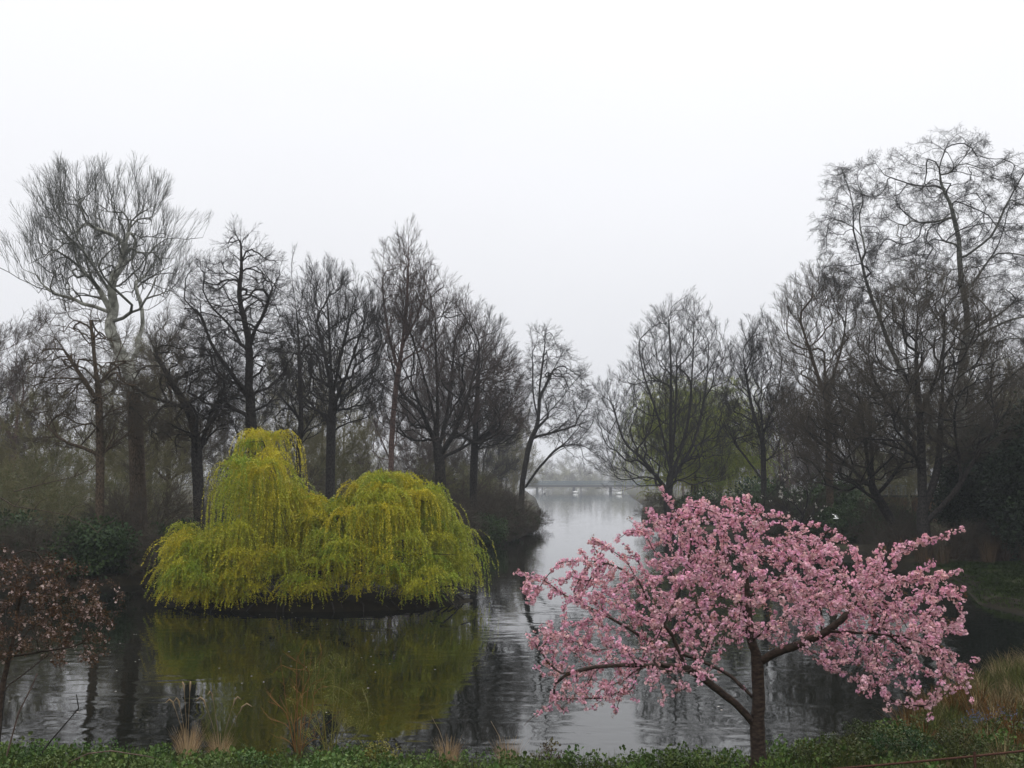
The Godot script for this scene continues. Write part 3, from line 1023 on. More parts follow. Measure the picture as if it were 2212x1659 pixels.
func make_background() -> void:
	# four kinds of bare tree, then copies of them standing in the mist behind both shores
	var kinds := []
	var spots := [
		[0, -37, -70, 1.0], [1, -31, -64, 0.8], [2, -27, -75, 1.0], [3, -22, -66, 0.9], [2, -17, -78, 0.9], [2, -13, -70, 0.85], [1, -9.5, -82, 0.8], [3, -6, -92, 0.9], [0, -3, -104, 0.85], [2, 0.2, -118, 0.8],
		[2, -44, -86, 1.1], [2, -34, -92, 1.1], [0, -25, -96, 1.0], [2, -17, -104, 1.0], [1, -9, -112, 1.0], [3, -1.5, -140, 1.0], [0, -1, -165, 0.9], [2, 0, -205, 0.9], [2, -25, -54, 0.62], [2, -20, -57, 0.66],
		[2, 30, -78, 0.9], [1, 24, -92, 0.8], [0, 37, -86, 1.0], [3, 21, -104, 0.8], [1, 30, -112, 0.9], [2, 44, -96, 1.1], [0, 52, -110, 1.1], [3, 38, -122, 1.1], [2, 25, -132, 0.85], [1, 28, -168, 0.9], [0, 60, -120, 1.2], [3, 33, -64, 0.85], [2, 38, -72, 1.0]]
	var looks := [
		["grey-brown bare tree in the misty wood", "twig", "bark"], ["reddish-brown bare tree in the misty wood", "twig_red", "bark_red"],
		["olive-brown bare tree in the misty wood", "twig_olive", "bark_olive"], ["dull brown bare tree in the misty wood", "twig_brown", "bark_brown"]]
	for k in 4:
		var at := Vector3(spots[k][1], 0, spots[k][2])
		kinds.append(stand("woodland_tree", looks[k][0], "tree", "bare trees in the misty wood", 200 + k, at, 12.5 + k * 0.7, 4.2, 2.2,
			{"tips": 190, "R": 0.2, "rise": 0.6, "upend": 0.6, "clear": 1.5, "bark": looks[k][2], "twig": looks[k][1], "limb_share": 0.45, "sp": {"size": 1.25, "each": 1.4, "up": 0.5, "most": 4.0}}))
	for i in range(4, spots.size()):
		var s: Array = spots[i]
		dup(kinds[s[0]], Vector3(s[1], land(s[1], s[2]) - 0.12, s[2]), i * 2.1, s[3])
	# the wood beyond them reads as one mass
	rng.seed = 77
	for side in [[-130.0, -26.0, -110.0, -190.0], [34.0, 150.0, -125.0, -190.0], [-70.0, -3.0, -170.0, -380.0], [40.0, 110.0, -190.0, -390.0], [-110.0, -42.0, -48.0, -110.0], [46.0, 110.0, -62.0, -125.0]]:
		var at := []
		for i in 2300:
			var x := rng.randf_range(side[0], side[1])
			var z := rng.randf_range(side[2], side[3])
			var top := 7.5 + 3.5 * bump.get_noise_2d(x * 0.35, z * 0.35) + 2.0 * bump.get_noise_2d(x * 1.1, z * 1.1)
			var y := top * pow(rng.randf(), 0.8)
			at.append(along(Vector3(x, y, z), (Vector3.UP + ball() * 0.7).normalized(), rng.randf_range(2.0, 3.6), rng.randf() * TAU))
		var o := many("distant_wood", T.up[0], M.twig_brown if side[0] > 0 else M.twig_olive, self, at, PackedColorArray())
		tag(o, "hazy bare wood closing the view behind the trees", "wood", "", "stuff")


func make_far_end() -> void:
	# footbridge, about 300 m off
	var d := 300.0
	var a := px(1138, 1048, d)
	var b := px(1420, 1048, d)
	var y := 1.75
	var o := thing("footbridge", "low footbridge with pale blue-grey railings across the far lake", "bridge", Vector3((a.x + b.x) / 2, 0, -d))
	var half := (b.x - a.x) / 2
	var s := Shape.new()
	s.box(Vector3(-half, y - 0.55, -1.2), Vector3(half, y, 1.2))
	part("deck", s.mesh(), M.deck, o)
	for z in [-1.1, 1.1]:
		for h in [0.5, 1.15]:
			s = Shape.new()
			s.box(Vector3(-half, y + h - 0.06, z - 0.05), Vector3(half, y + h + 0.06, z + 0.05))
			part("rail", s.mesh(), M.iron, o)
		s = Shape.new()
		var k := -half
		while k < half:
			s.box(Vector3(k, y + 0.002, z - 0.03), Vector3(k + 0.08, y + 1.08, z + 0.03))
			k += 0.22
		part("balusters", s.mesh(), M.iron, o, "stuff")
	for i in 4:
		s = Shape.new()
		var x := lerpf(-half + 3, half - 3, i / 3.0)
		s.box(Vector3(x - 0.35, -1.2, -0.9), Vector3(x + 0.35, y - 0.552, 0.9))
		part("pier", s.mesh(), M.deck, o)
	# trees beyond the bridge
	for e in [[1216, 368.0, 9.5, 6.0, 0], [1255, 352.0, 8.5, 5.0, 1], [1282, 362.0, 6.0, 4.0, 0], [1172, 340.0, 11.0, 6.0, 1], [1345, 372.0, 8.0, 5.0, 0], [1385, 360.0, 10.0, 6.0, 1], [1300, 425.0, 12.0, 7.0, 1], [1350, 430.0, 13.0, 8.0, 0], [1230, 425.0, 14.0, 8.0, 1]]:
		var p := px(e[0], 1031, e[1])
		var yellow: bool = e[4] == 0
		stand("distant_tree", "yellow-green tree beyond the footbridge, faint in mist" if yellow else "grey-brown tree beyond the footbridge, faint in mist", "tree", "misty trees beyond the footbridge", 300 + int(e[0]), p, e[2], e[3], 0.8,
			{"tips": 60, "R": 0.22, "sp": {"size": 2.2, "each": 1.0}, "twig": "twig_olive" if yellow else "twig_brown", "leaf_mesh": "bud", "leaf": {"size": 3.0, "each": 2.0 if yellow else 0.5, "scatter": 1.0, "cols": [Color(0.3, 0.27, 0.07), Color(0.22, 0.23, 0.07)]}})
	# birds on the water
	for e in [[1243, 1066, "white swan floating on the far water with neck raised"], [1318, 1069, "white swan resting low on the far water, beside overhanging twigs"]]:
		var q := px(e[0], e[1], 262.0)
		swan(Vector3(q.x, 0.0, -262.0 if e[0] < 1300 else -240.0), e[2])
	var dk := px(1173, 1066, 262)
	var duck := thing("duck", "small dark duck swimming beyond the wooded point", "bird", Vector3(dk.x, 0, -250.0))
	s = Shape.new()
	s.tube(PackedVector3Array([Vector3(-0.34, 0.12, 0), Vector3(-0.2, 0.12, 0), Vector3(0.05, 0.1, 0), Vector3(0.22, 0.13, 0), Vector3(0.3, 0.16, 0)]), PackedFloat32Array([0.02, 0.12, 0.16, 0.12, 0.03]), 8)
	part("body", s.mesh(), M.bark, duck)
	s = Shape.new()
	s.tube(PackedVector3Array([Vector3(0.2, 0.14, 0), Vector3(0.25, 0.3, 0), Vector3(0.29, 0.38, 0), Vector3(0.36, 0.38, 0)]), PackedFloat32Array([0.08, 0.055, 0.075, 0.02]), 8)
	part("head", s.mesh(), M.bark, duck)


func make_mist() -> void:
	var fm := FogMaterial.new()
	fm.density = 0.0009
	fm.albedo = Color(0.95, 0.96, 0.98)
	var f := FogVolume.new()
	f.name = "lake_mist"
	f.shape = RenderingServer.FOG_VOLUME_SHAPE_BOX
	f.size = Vector3(300, 34, 330)
	f.position = Vector3(10, 15, -98 - 165)
	f.material = fm
	f.set_meta("kind", "stuff")
	f.set_meta("label", "pale mist lying over the far end of the lake")
	add_child(f)


func swan(at: Vector3, label: String) -> void:
	var o := thing("swan", label, "swan", at, "swans on the far lake")
	var s := Shape.new()
	s.tube(PackedVector3Array([Vector3(-0.75, 0.42, 0), Vector3(-0.5, 0.28, 0), Vector3(-0.15, 0.24, 0), Vector3(0.25, 0.22, 0), Vector3(0.5, 0.26, 0), Vector3(0.58, 0.3, 0)]), PackedFloat32Array([0.03, 0.18, 0.3, 0.3, 0.17, 0.05]), 10)
	part("body", s.mesh(), M.white, o)
	s = Shape.new()
	s.tube(PackedVector3Array([Vector3(0.42, 0.3, 0), Vector3(0.62, 0.5, 0), Vector3(0.56, 0.78, 0), Vector3(0.6, 0.98, 0), Vector3(0.74, 1.0, 0), Vector3(0.8, 0.98, 0)]), PackedFloat32Array([0.12, 0.08, 0.06, 0.065, 0.075, 0.04]), 8)
	part("neck", s.mesh(), M.white, o)
	s = Shape.new()
	s.tube(PackedVector3Array([Vector3(0.79, 0.98, 0), Vector3(0.92, 0.93, 0)]), PackedFloat32Array([0.035, 0.012]), 6)
	part("beak", s.mesh(), M.beak, o)


func make_terrace() -> void:
	# low brown arcade with a pale balustrade behind the trees of the lawn shore
	var d := 78.0
	var l := px(1840, 1100, d)
	var r := px(2085, 1100, d)
	var mid := (l.x + r.x) / 2
	var half := (r.x - l.x) / 2
	var o := thing("garden_arcade", "low brown arcade with round arches and a pale balustrade behind the trees", "building", Vector3(mid, 0.2, -d))
	var poly := PackedVector2Array([Vector2(-half, 2.3), Vector2(-half, 0)])
	var n := 4
	for i in n:
		var c := lerpf(-half, half, (i + 0.5) / n)
		var w := half / n * 0.62
		poly.append(Vector2(c - w, 0))
		for k in 9:
			var a := PI - PI * k / 8.0
			poly.append(Vector2(c + cos(a) * w, 0.85 + sin(a) * w))
		poly.append(Vector2(c + w, 0))
	poly.append_array(PackedVector2Array([Vector2(half, 0), Vector2(half, 2.3)]))
	var s := Shape.new()
	var tri := Geometry2D.triangulate_polygon(poly)
	for i in range(0, tri.size(), 3):
		for z in [0.0, -0.5]:
			var f := s.v.size()
			for k in 3:
				s.v.append(Vector3(poly[tri[i + k]].x, poly[tri[i + k]].y, z))
				s.n.append(Vector3(0, 0, 1 if z == 0.0 else -1))
			var cw := (s.v[f + 2] - s.v[f]).cross(s.v[f + 1] - s.v[f]).z > 0.0
			s.ix.append_array(PackedInt32Array([f, f + 1, f + 2] if cw == (z == 0.0) else [f, f + 2, f + 1]))
	for i in poly.size():
		var p := poly[i]
		var q := poly[(i + 1) % poly.size()]
		s.quad(Vector3(p.x, p.y, 0), Vector3(q.x, q.y, 0), Vector3(q.x, q.y, -0.5), Vector3(p.x, p.y, -0.5))
	part("wall", s.mesh(), M.brick, o)
	s = Shape.new()
	s.box(Vector3(-half - 0.1, 0.0, -3.2), Vector3(half + 0.1, 2.2, -3.0))
	part("back_wall", s.mesh(), M.brick, o)
	s = Shape.new()
	s.box(Vector3(-half - 0.12, 2.303, -3.2), Vector3(half + 0.12, 2.46, 0.12))
	part("cornice", s.mesh(), M.deck, o)
	s = Shape.new()
	s.box(Vector3(-half, 3.1, -0.28), Vector3(half, 3.24, 0.04))
	part("coping", s.mesh(), M.stone, o)
	var bs := Shape.new()
	var pr := PackedFloat32Array([0.08, 0.06, 0.1, 0.12, 0.07, 0.06, 0.08])
	var pp := PackedVector3Array()
	for k in 7:
		pp.append(Vector3(0, 0.634 * k / 6.0, 0))
	bs.tube(pp, pr, 6)
	var bm := bs.mesh()
	var x := -half + 0.2
	while x < half:
		part("baluster", bm, M.stone, o).position = Vector3(x, 2.462, -0.12)
		x += 0.36
	# gull over the water margin
	var g := px(1806, 1120, 44.0)
	var b := thing("gull", "white gull flying low before dark evergreens, wings raised", "bird", g)
	s = Shape.new()
	s.tube(PackedVector3Array([Vector3(-0.24, 0.0, 0), Vector3(-0.1, 0, 0), Vector3(0.05, 0, 0), Vector3(0.16, 0.02, 0), Vector3(0.24, 0.02, 0)]), PackedFloat32Array([0.015, 0.05, 0.065, 0.045, 0.01]), 8)
	part("body", s.mesh(), M.white, b)
	for k in [-1.0, 1.0]:
		s = Shape.new()
		s.kite(Vector3(0.06, 0.03, 0.03 * k), Vector3(-0.06, 0.26, 0.26 * k), Vector3(0.09, 0.0, 0.0), 0.01)
		s.kite(Vector3(0.0, 0.26, 0.26 * k), Vector3(-0.2, 0.12, 0.22 * k), Vector3(0.06, 0.0, 0.0), 0.008)
		s.c.clear()
		part("wing", s.mesh(), M.white, b)
	b.scale = Vector3.ONE * 0.5


# ------------------------------------------------------------------ willows
# Tufts of strands that arch out of a branch end and hang to the water.
func weep(root: Node3D, tufts: Array, cols: Array, per: int, big := 1.0) -> void:
	var lists := [[], []]
	var tints := [PackedColorArray(), PackedColorArray()]
	for t in tufts:
		var at: Vector3 = t[0]
		var reach: float = t[1]
		var fall: float = t[2]
		var hue := rng.randf()
		for k in per:
			var a := rng.randf() * TAU
			var d := Vector3(cos(a), rng.randf_range(0.1, 1.0), sin(a)).normalized()
			var p := at + ball() * 0.13
			var left := fall * rng.randf_range(0.45, 1.1)
			var out := reach * rng.randf_range(0.3, 1.0)
			var c: Color = cols[0].lerp(cols[1], clampf(hue * 0.9 + rng.randf() * 0.3 - 0.1, 0, 1))
			c *= lerpf(0.7, 1.15, rng.randf() * 0.5 + fmod(hue * 7.3, 1.0) * 0.5)
			var flow := clampf(0.16 / out, 0.35, 1.2)
			while left > 0.0:
				var w := rng.randi() % 2
				var q := p + d * 0.3 * big
				if q.y < 0.12:
					break
				lists[w].append(along(p - root.position, (d + ball() * 0.08), 0.92 * big, rng.randf() * TAU))
				tints[w].append(c)
				p = q
				d = (d + Vector3(0, -flow, 0) + ball() * 0.05).normalized()
				left -= 0.3 * big
	for w in 2:
		many("hanging_strands", T.strand[w], M.leaf, holder, lists[w], tints[w])


func make_islet_willow() -> void:
	var d := 33.6
	var foot := px(655, 1310, d)
	foot.y = land(foot.x, foot.z) - 0.1
	var root := thing("weeping_willow", "yellow-green weeping willow whose strands hang to the water round its islet", "tree", foot)
	var prof := [[372, 1215, 1300], [400, 1130, 1300], [430, 1142, 1300], [508, 1130, 1300], [516, 1010, 1300], [528, 955, 1300], [548, 925, 1300], [585, 925, 1300], [600, 960, 1300], [612, 1045, 1300], [680, 1078, 1300], [745, 1085, 1300], [790, 1030, 1300], [830, 1010, 1300], [885, 1030, 1300], [940, 1052, 1300], [956, 1100, 1300], [990, 1135, 1300], [1008, 1180, 1300], [1046, 1205, 1300]]
	var c := crown_px(prof, d, 3.3)
	var lines := [line_px([[655, 1315], [650, 1240], [640, 1180], [620, 1110], [590, 1030], [570, 960]], d), line_px([[645, 1210], [700, 1150, -0.4], [770, 1090, -0.6], [825, 1035, -0.6]], d), line_px([[650, 1240], [580, 1180, 0.6], [500, 1150, 0.9], [425, 1160, 1.0]], d), line_px([[650, 1230], [740, 1180, 0.8], [850, 1120, 1.2], [930, 1090, 1.2]], d), line_px([[655, 1250], [780, 1210, -1.0], [900, 1190, -1.6], [990, 1190, -1.6]], d), line_px([[650, 1250], [560, 1210, -1.2], [480, 1190, -1.8]], d)]
	lines[0][0] = foot
	var sk := grow(400, lines, c, 150, {"R": 0.24, "r0": 0.014, "step": 0.45, "upend": 0.2, "clear": 1.0})
	wood(root, sk, M.bark_brown, M.bark_brown)
	rng.seed = 401
	var tufts := []
	var x0 := c.xs[0] + 0.4
	var x1 := c.xs[c.xs.size() - 1] - 0.4
	# over the whole dome, front, top and back
	for i in 160:
		var x := rng.randf_range(x0, x1)
		var q := rng.randf_range(-1.0, 1.0)
		var w := sqrt(1.0 - q * q)
		var top := c.at(c.tops, x) - 0.3
		var h := 0.35 + (top - 0.35) * pow(w, 0.75)
		if rng.randf() < 0.28:
			h *= rng.randf_range(0.35, 0.95)
		if h < 0.35:
			h = rng.randf_range(0.35, 0.8)
		tufts.append([Vector3(lerpf(x, c.xc, 0.12 * absf(q)), h, c.zc + q * c.zr), rng.randf_range(0.06, 0.3), clampf(h * rng.randf_range(0.4, 1.05), 0.5, 4.4)])
	# the skyline
	for i in 46:
		var x := lerpf(x0, x1, (i + rng.randf()) / 46.0)
		tufts.append([Vector3(x, c.at(c.tops, x) - rng.randf_range(0.05, 0.4), c.zc + rng.randf_range(-0.9, 0.9)), rng.randf_range(0.06, 0.3), rng.randf_range(0.8, 3.4)])
	# the skirt that trails along the islet's edge
	for i in 52:
		var a := PI * 0.02 + PI * 0.96 * i / 63.0
		var x := -6.3 - cos(a) * 4.9
		tufts.append([Vector3(clampf(x, x0 + 0.1, x1 - 0.5), rng.randf_range(0.35, 1.9), -33.6 + sin(a) * 2.75 + rng.randf_range(-0.2, 0.15)), rng.randf_range(0.15, 0.35), rng.randf_range(0.5, 1.3)])
	weep(root, tufts, [Color(0.56, 0.47, 0.03), Color(0.24, 0.34, 0.035)], 27)
	islet_edge(root)
	# green willow behind the many-stemmed tree
	d = 94.0
	foot = px(1500, 1110, d)
	foot.y = land(foot.x, foot.z) - 0.1
	root = thing("weeping_willow", "green weeping willow trailing into the lake behind the many-stemmed bare tree", "tree", foot)
	prof = [[1362, 1040, 1120], [1372, 900, 1120], [1400, 850, 1120], [1440, 825, 1120], [1490, 830, 1120], [1540, 860, 1120], [1590, 840, 1120], [1625, 900, 1120], [1640, 1000, 1120]]
	c = crown_px(prof, d, 5.0)
	lines = [[foot, px(1500, 1000, d), px(1490, 900, d)], line_px([[1500, 1020], [1430, 930], [1390, 900]], d), line_px([[1500, 1000], [1570, 920], [1610, 900]], d)]
	sk = grow(402, lines, c, 70, {"R": 0.35, "r0": 0.02, "clear": 3.0})
	wood(root, sk, M.bark_brown, M.bark_brown)
	rng.seed = 403
	tufts = []
	x0 = c.xs[0] + 1.3
	x1 = c.xs[c.xs.size() - 1] - 0.8
	for i in 230:
		var x := rng.randf_range(x0, x1)
		var q := rng.randf_range(-1.0, 1.0)
		var h := 1.0 + (c.at(c.tops, x) - 1.2) * rng.randf_range(0.78, 1.08) * sqrt(1.0 - q * q) * (1.0 if rng.randf() < 0.5 else rng.randf_range(0.4, 1.0))
		tufts.append([Vector3(x, h, c.zc + q * c.zr), rng.randf_range(0.5, 1.3), clampf(h * rng.randf_range(0.5, 0.95), 1.0, 6.5)])
	weep(root, tufts, [Color(0.36, 0.38, 0.06), Color(0.2, 0.27, 0.045)], 13, 1.7)


# Roots, sticks and low boughs where the islet meets the water.
func islet_edge(root: Node3D) -> void:
	for i in 26:
		var a := PI * (0.03 + 0.94 * (i + rng.randf_range(-0.4, 0.4)) / 25.0)
		var o := Vector3(-cos(a), 0, sin(a) * 0.6).normalized()
		var p := Vector3(-6.3 - cos(a) * 4.55, 0.24, -33.9 + sin(a) * 2.65)
		var pts := PackedVector3Array()
		var rr := PackedFloat32Array()
		var q := p
		var d := (o + ball() * 0.5 + Vector3(0, 0.15, 0)).normalized()
		for k in 5:
			pts.append(q - root.position)
			rr.append(lerpf(0.035, 0.01, k / 4.0) * rng.randf_range(0.7, 1.2))
			d = (d + Vector3(0, -0.3, 0) + ball() * 0.35).normalized()
			q += d * rng.randf_range(0.1, 0.24)
		var s := Shape.new()
		s.tube(pts, rr, 6)
		part("root", s.mesh(), M.bark, root)
	for e in [[[[930, 1270, -1.2], [965, 1268, -1.6], [990, 1292, -1.9], [1010, 1318, -2.0]], 0.04], [[[940, 1262, -1.0], [985, 1255, -1.4], [1030, 1275, -1.6]], 0.03], [[[420, 1262, -0.8], [385, 1270, -1.0], [350, 1278, -1.2], [336, 1262, -1.2]], 0.025]]:
		var l := line_px(e[0], 33.6)
		var pts := PackedVector3Array()
		var rr := PackedFloat32Array()
		for q in l:
			pts.append(q - root.position)
			rr.append(lerpf(e[1], 0.012, rr.size() / 3.0))
		var s := Shape.new()
		s.tube(pts, rr, 6)
		part("low_bough", s.mesh(), M.bark, root)


# ------------------------------------------------------------------ shrubs under the trees
func make_understorey() -> void:
	var green := {"limb_share": 0.95, "tips": 90, "R": 0.07, "stems": 5, "bole": 0.6, "upend": 0.2, "step": 0.4, "leaf_mesh": "clump", "leaf": {"size": 1.15, "each": 2.6, "most": 40.0, "scatter": 0.35, "cols": [Color(0.02, 0.045, 0.014), Color(0.045, 0.075, 0.02)]}}
	var laurel := stand("evergreen_shrub", "dark glossy evergreen bush", "shrub", "evergreen bushes under the trees", 500, Vector3(-15.9, 0, -39.2), 2.1, 1.7, 0.15, green)
	for e in [[-13.2, -41.6, 0.9], [-20.5, -40.5, 1.2], [-11.2, -44.0, 1.0], [-8.0, -48.5, 1.1], [-5.2, -53.0, 0.9], [-1.6, -61.5, 0.9], [-0.4, -70.5, 0.8], [1.0, -76.6, 0.6], [14.5, -79.5, 1.3], [17.5, -72, 1.6], [19.5, -63, 1.6], [16.6, -66.0, 1.2], [21.0, -56, 0.9], [18.8, -58, 1.1], [-24.0, -43.0, 1.3], [-27.5, -41, 1.2], [-17.6, -43.6, 0.9]]:
		dup(laurel, Vector3(e[0], land(e[0], e[1]) - 0.1, e[1]), e[0] * 3.0, e[2])
	# tall dark yews beside the lawn
	var yew := {"tips": 170, "R": 0.16, "stems": 3, "bole": 0.75, "upend": 0.0, "clear": 0.3, "step": 0.5, "leaf_mesh": "clump", "leaf": {"size": 1.6, "each": 3.2, "most": 60.0, "scatter": 0.5, "cols": [Color(0.012, 0.022, 0.012), Color(0.025, 0.042, 0.018)]}}
	var y0 := stand("yew", "tall dark evergreen yew beside the lawn", "tree", "dark yews beside the lawn", 510, Vector3(23.4, 0, -44.5), 7.6, 2.9, 0.2, yew)
	for e in [[26.6, -47, 1.1], [22.2, -49.5, 0.72], [29, -42, 0.9], [24.6, -53.0, 0.85]]:
		dup(y0, Vector3(e[0], land(e[0], e[1]) - 0.1, e[1]), e[0] * 2.0, e[2])
	# brown brambles and thickets
	var bram := {"tips": 120, "R": 0.04, "r0": 0.009, "stems": 9, "bole": 0.7, "step": 0.4, "wig": 0.08, "upend": -0.2, "limb_share": 0.95, "bark": "bark_brown", "twig": "twig_brown", "sp": {"size": 0.55, "each": 1.5, "most": 6.0, "up": 0.1, "fan": 1.0}}
	var b0 := stand("bramble_thicket", "tangled brown bramble thicket", "shrub", "bramble thickets along the shores", 520, Vector3(-13.0, 0, -39.8), 2.0, 1.9, 0.1, bram)
	for e in [[1.4, -77.4, 0.55], [0.9, -73.6, 0.6], [0.0, -69.6, 0.65], [-1.0, -65.4, 0.65], [-2.0, -61.0, 0.7], [-3.3, -56.6, 0.7], [-4.9, -52.4, 0.7], [1.9, -81.5, 0.7], [-17.8, -38.6, 1.0], [-20.5, -38.2, 1.2], [-11.0, -42.0, 1.1], [-15.2, -42.4, 1.5], [-9.2, -45.5, 1.2], [-7.0, -50.5, 1.3], [-5, -55, 1.3], [-3.6, -58.4, 1.1], [-2.4, -62.5, 1.2], [-0.8, -66.8, 1.3], [-0.8, -71.5, 1.1], [0.2, -75.0, 0.9], [-1.6, -79.5, 1.2], [-1.4, -86, 1.2], [-23.5, -39.5, 1.5], [-7, -62, 2.0], [-14, -60, 2.2], [-4.5, -72, 2.2], [-5, -90, 1.8], [-3.5, -104, 1.7],
			[17.8, -47.5, 0.9], [19.6, -45.8, 0.75], [21.5, -46.2, 0.9], [19, -52, 1.2], [16.2, -60, 1.2], [15, -68, 1.3], [12.2, -82, 1.3], [34, -60, 2.2]]:
		dup(b0, Vector3(e[0], land(e[0], e[1]) - 0.1, e[1]), e[0] * 2.7, e[2])
	var olive := bram.duplicate(true)
	olive.twig = "twig_olive"
	olive.bark = "bark_olive"
	olive.leaf = {"size": 0.9, "each": 0.7, "most": 5.0, "scatter": 0.3, "cols": [Color(0.11, 0.12, 0.04), Color(0.07, 0.09, 0.03)]}
	var o0 := stand("budding_shrub", "tall olive shrub coming into leaf", "shrub", "shrubs coming into leaf", 530, Vector3(-22, 0, -46.5), 4.6, 2.6, 0.2, olive)
	for e in [[-19.0, -44.5, 0.8], [-26.5, -45, 0.95], [-30.5, -46.5, 1.1], [-12.6, -48, 0.8], [-23.0, -52, 1.2], [-35.5, -52, 1.4], [-25.5, -49, 1.1], [-18.5, -51, 1.0], [-29, -52, 1.3], [-13.5, -53, 0.9], [-9, -59, 1.0], [-5.6, -66, 1.0], [-3.4, -76, 1.0], [-2.8, -84, 0.95], [-16, -64, 1.3], [-33, -58, 1.5], [27, -76, 1.2], [30, -84, 1.3], [-11, -68, 1.3]]:
		dup(o0, Vector3(e[0], land(e[0], e[1]) - 0.1, e[1]), e[0] * 1.7, e[2])
	# magnolias behind the lawn shore
	var mag := {"tips": 110, "R": 0.1, "bole": 0.4, "step": 0.5, "sp": {"size": 0.6, "each": 0.5}, "leaf_name": "blooms", "leaf_mesh": "big_bloom", "leaf_mat": "petal", "leaf": {"size": 0.9, "each": 0.16, "most": 3.0, "scatter": 0.1, "even": true, "cols": [Color(0.6, 0.56, 0.5), Color(0.75, 0.72, 0.66)]}}
	stand("magnolia", "bare magnolia dotted with small white blooms among the lakeside trees", "tree", "", 540, px(1722, 1110, 58.0), 5.0, 2.2, 0.8, mag)
	mag.leaf.each = 1.6
	mag.leaf.cols = [Color(0.5, 0.36, 0.34), Color(0.6, 0.48, 0.45)]
	stand("magnolia", "pale pink magnolia in flower behind the garden arcade", "tree", "", 541, px(1900, 1060, 86.0), 5.6, 2.4, 2.0, mag)
	var quince := green.duplicate(true)
	quince.leaf = {"size": 0.6, "each": 1.2, "most": 8.0, "scatter": 0.2, "cols": [Color(0.4, 0.08, 0.02), Color(0.5, 0.14, 0.03)]}
	stand("flowering_shrub", "low orange-flowered shrub against the dark yews", "shrub", "", 542, px(2112, 1070, 58.0), 2.9, 1.0, 1.2, quince)
	# fallen pale branches on the wooded shore
	for e in [[[[0, 1074], [32, 1094], [74, 1100], [147, 1113], [192, 1132], [211, 1151]], "long pale fallen branch lying across the shore brambles", 37.6], [[[30, 1062], [90, 1046], [160, 1030], [200, 1012]], "pale dead branch leaning upward out of the thicket", 38.5]]:
		var pts := PackedVector3Array()
		var rr := PackedFloat32Array()
		for p in line_px(e[0], e[2]):
			pts.append(p)
		var at := pts[0]
		for k in pts.size():
			pts[k] -= at
			rr.append(lerpf(0.022, 0.009, float(k) / pts.size()))
		var s := Shape.new()
		s.tube(pts, rr, 6)
		for k in range(1, pts.size()):
			s.tube(PackedVector3Array([pts[k], pts[k] + Vector3(0.25, 0.3, 0.1), pts[k] + Vector3(0.6, 0.45, 0.0)]), PackedFloat32Array([0.016, 0.011, 0.006]), 4)
		var o := part("fallen_branch", s.mesh(), M.bark_brown, self)
		o.position = at
		tag(o, e[1], "branch")


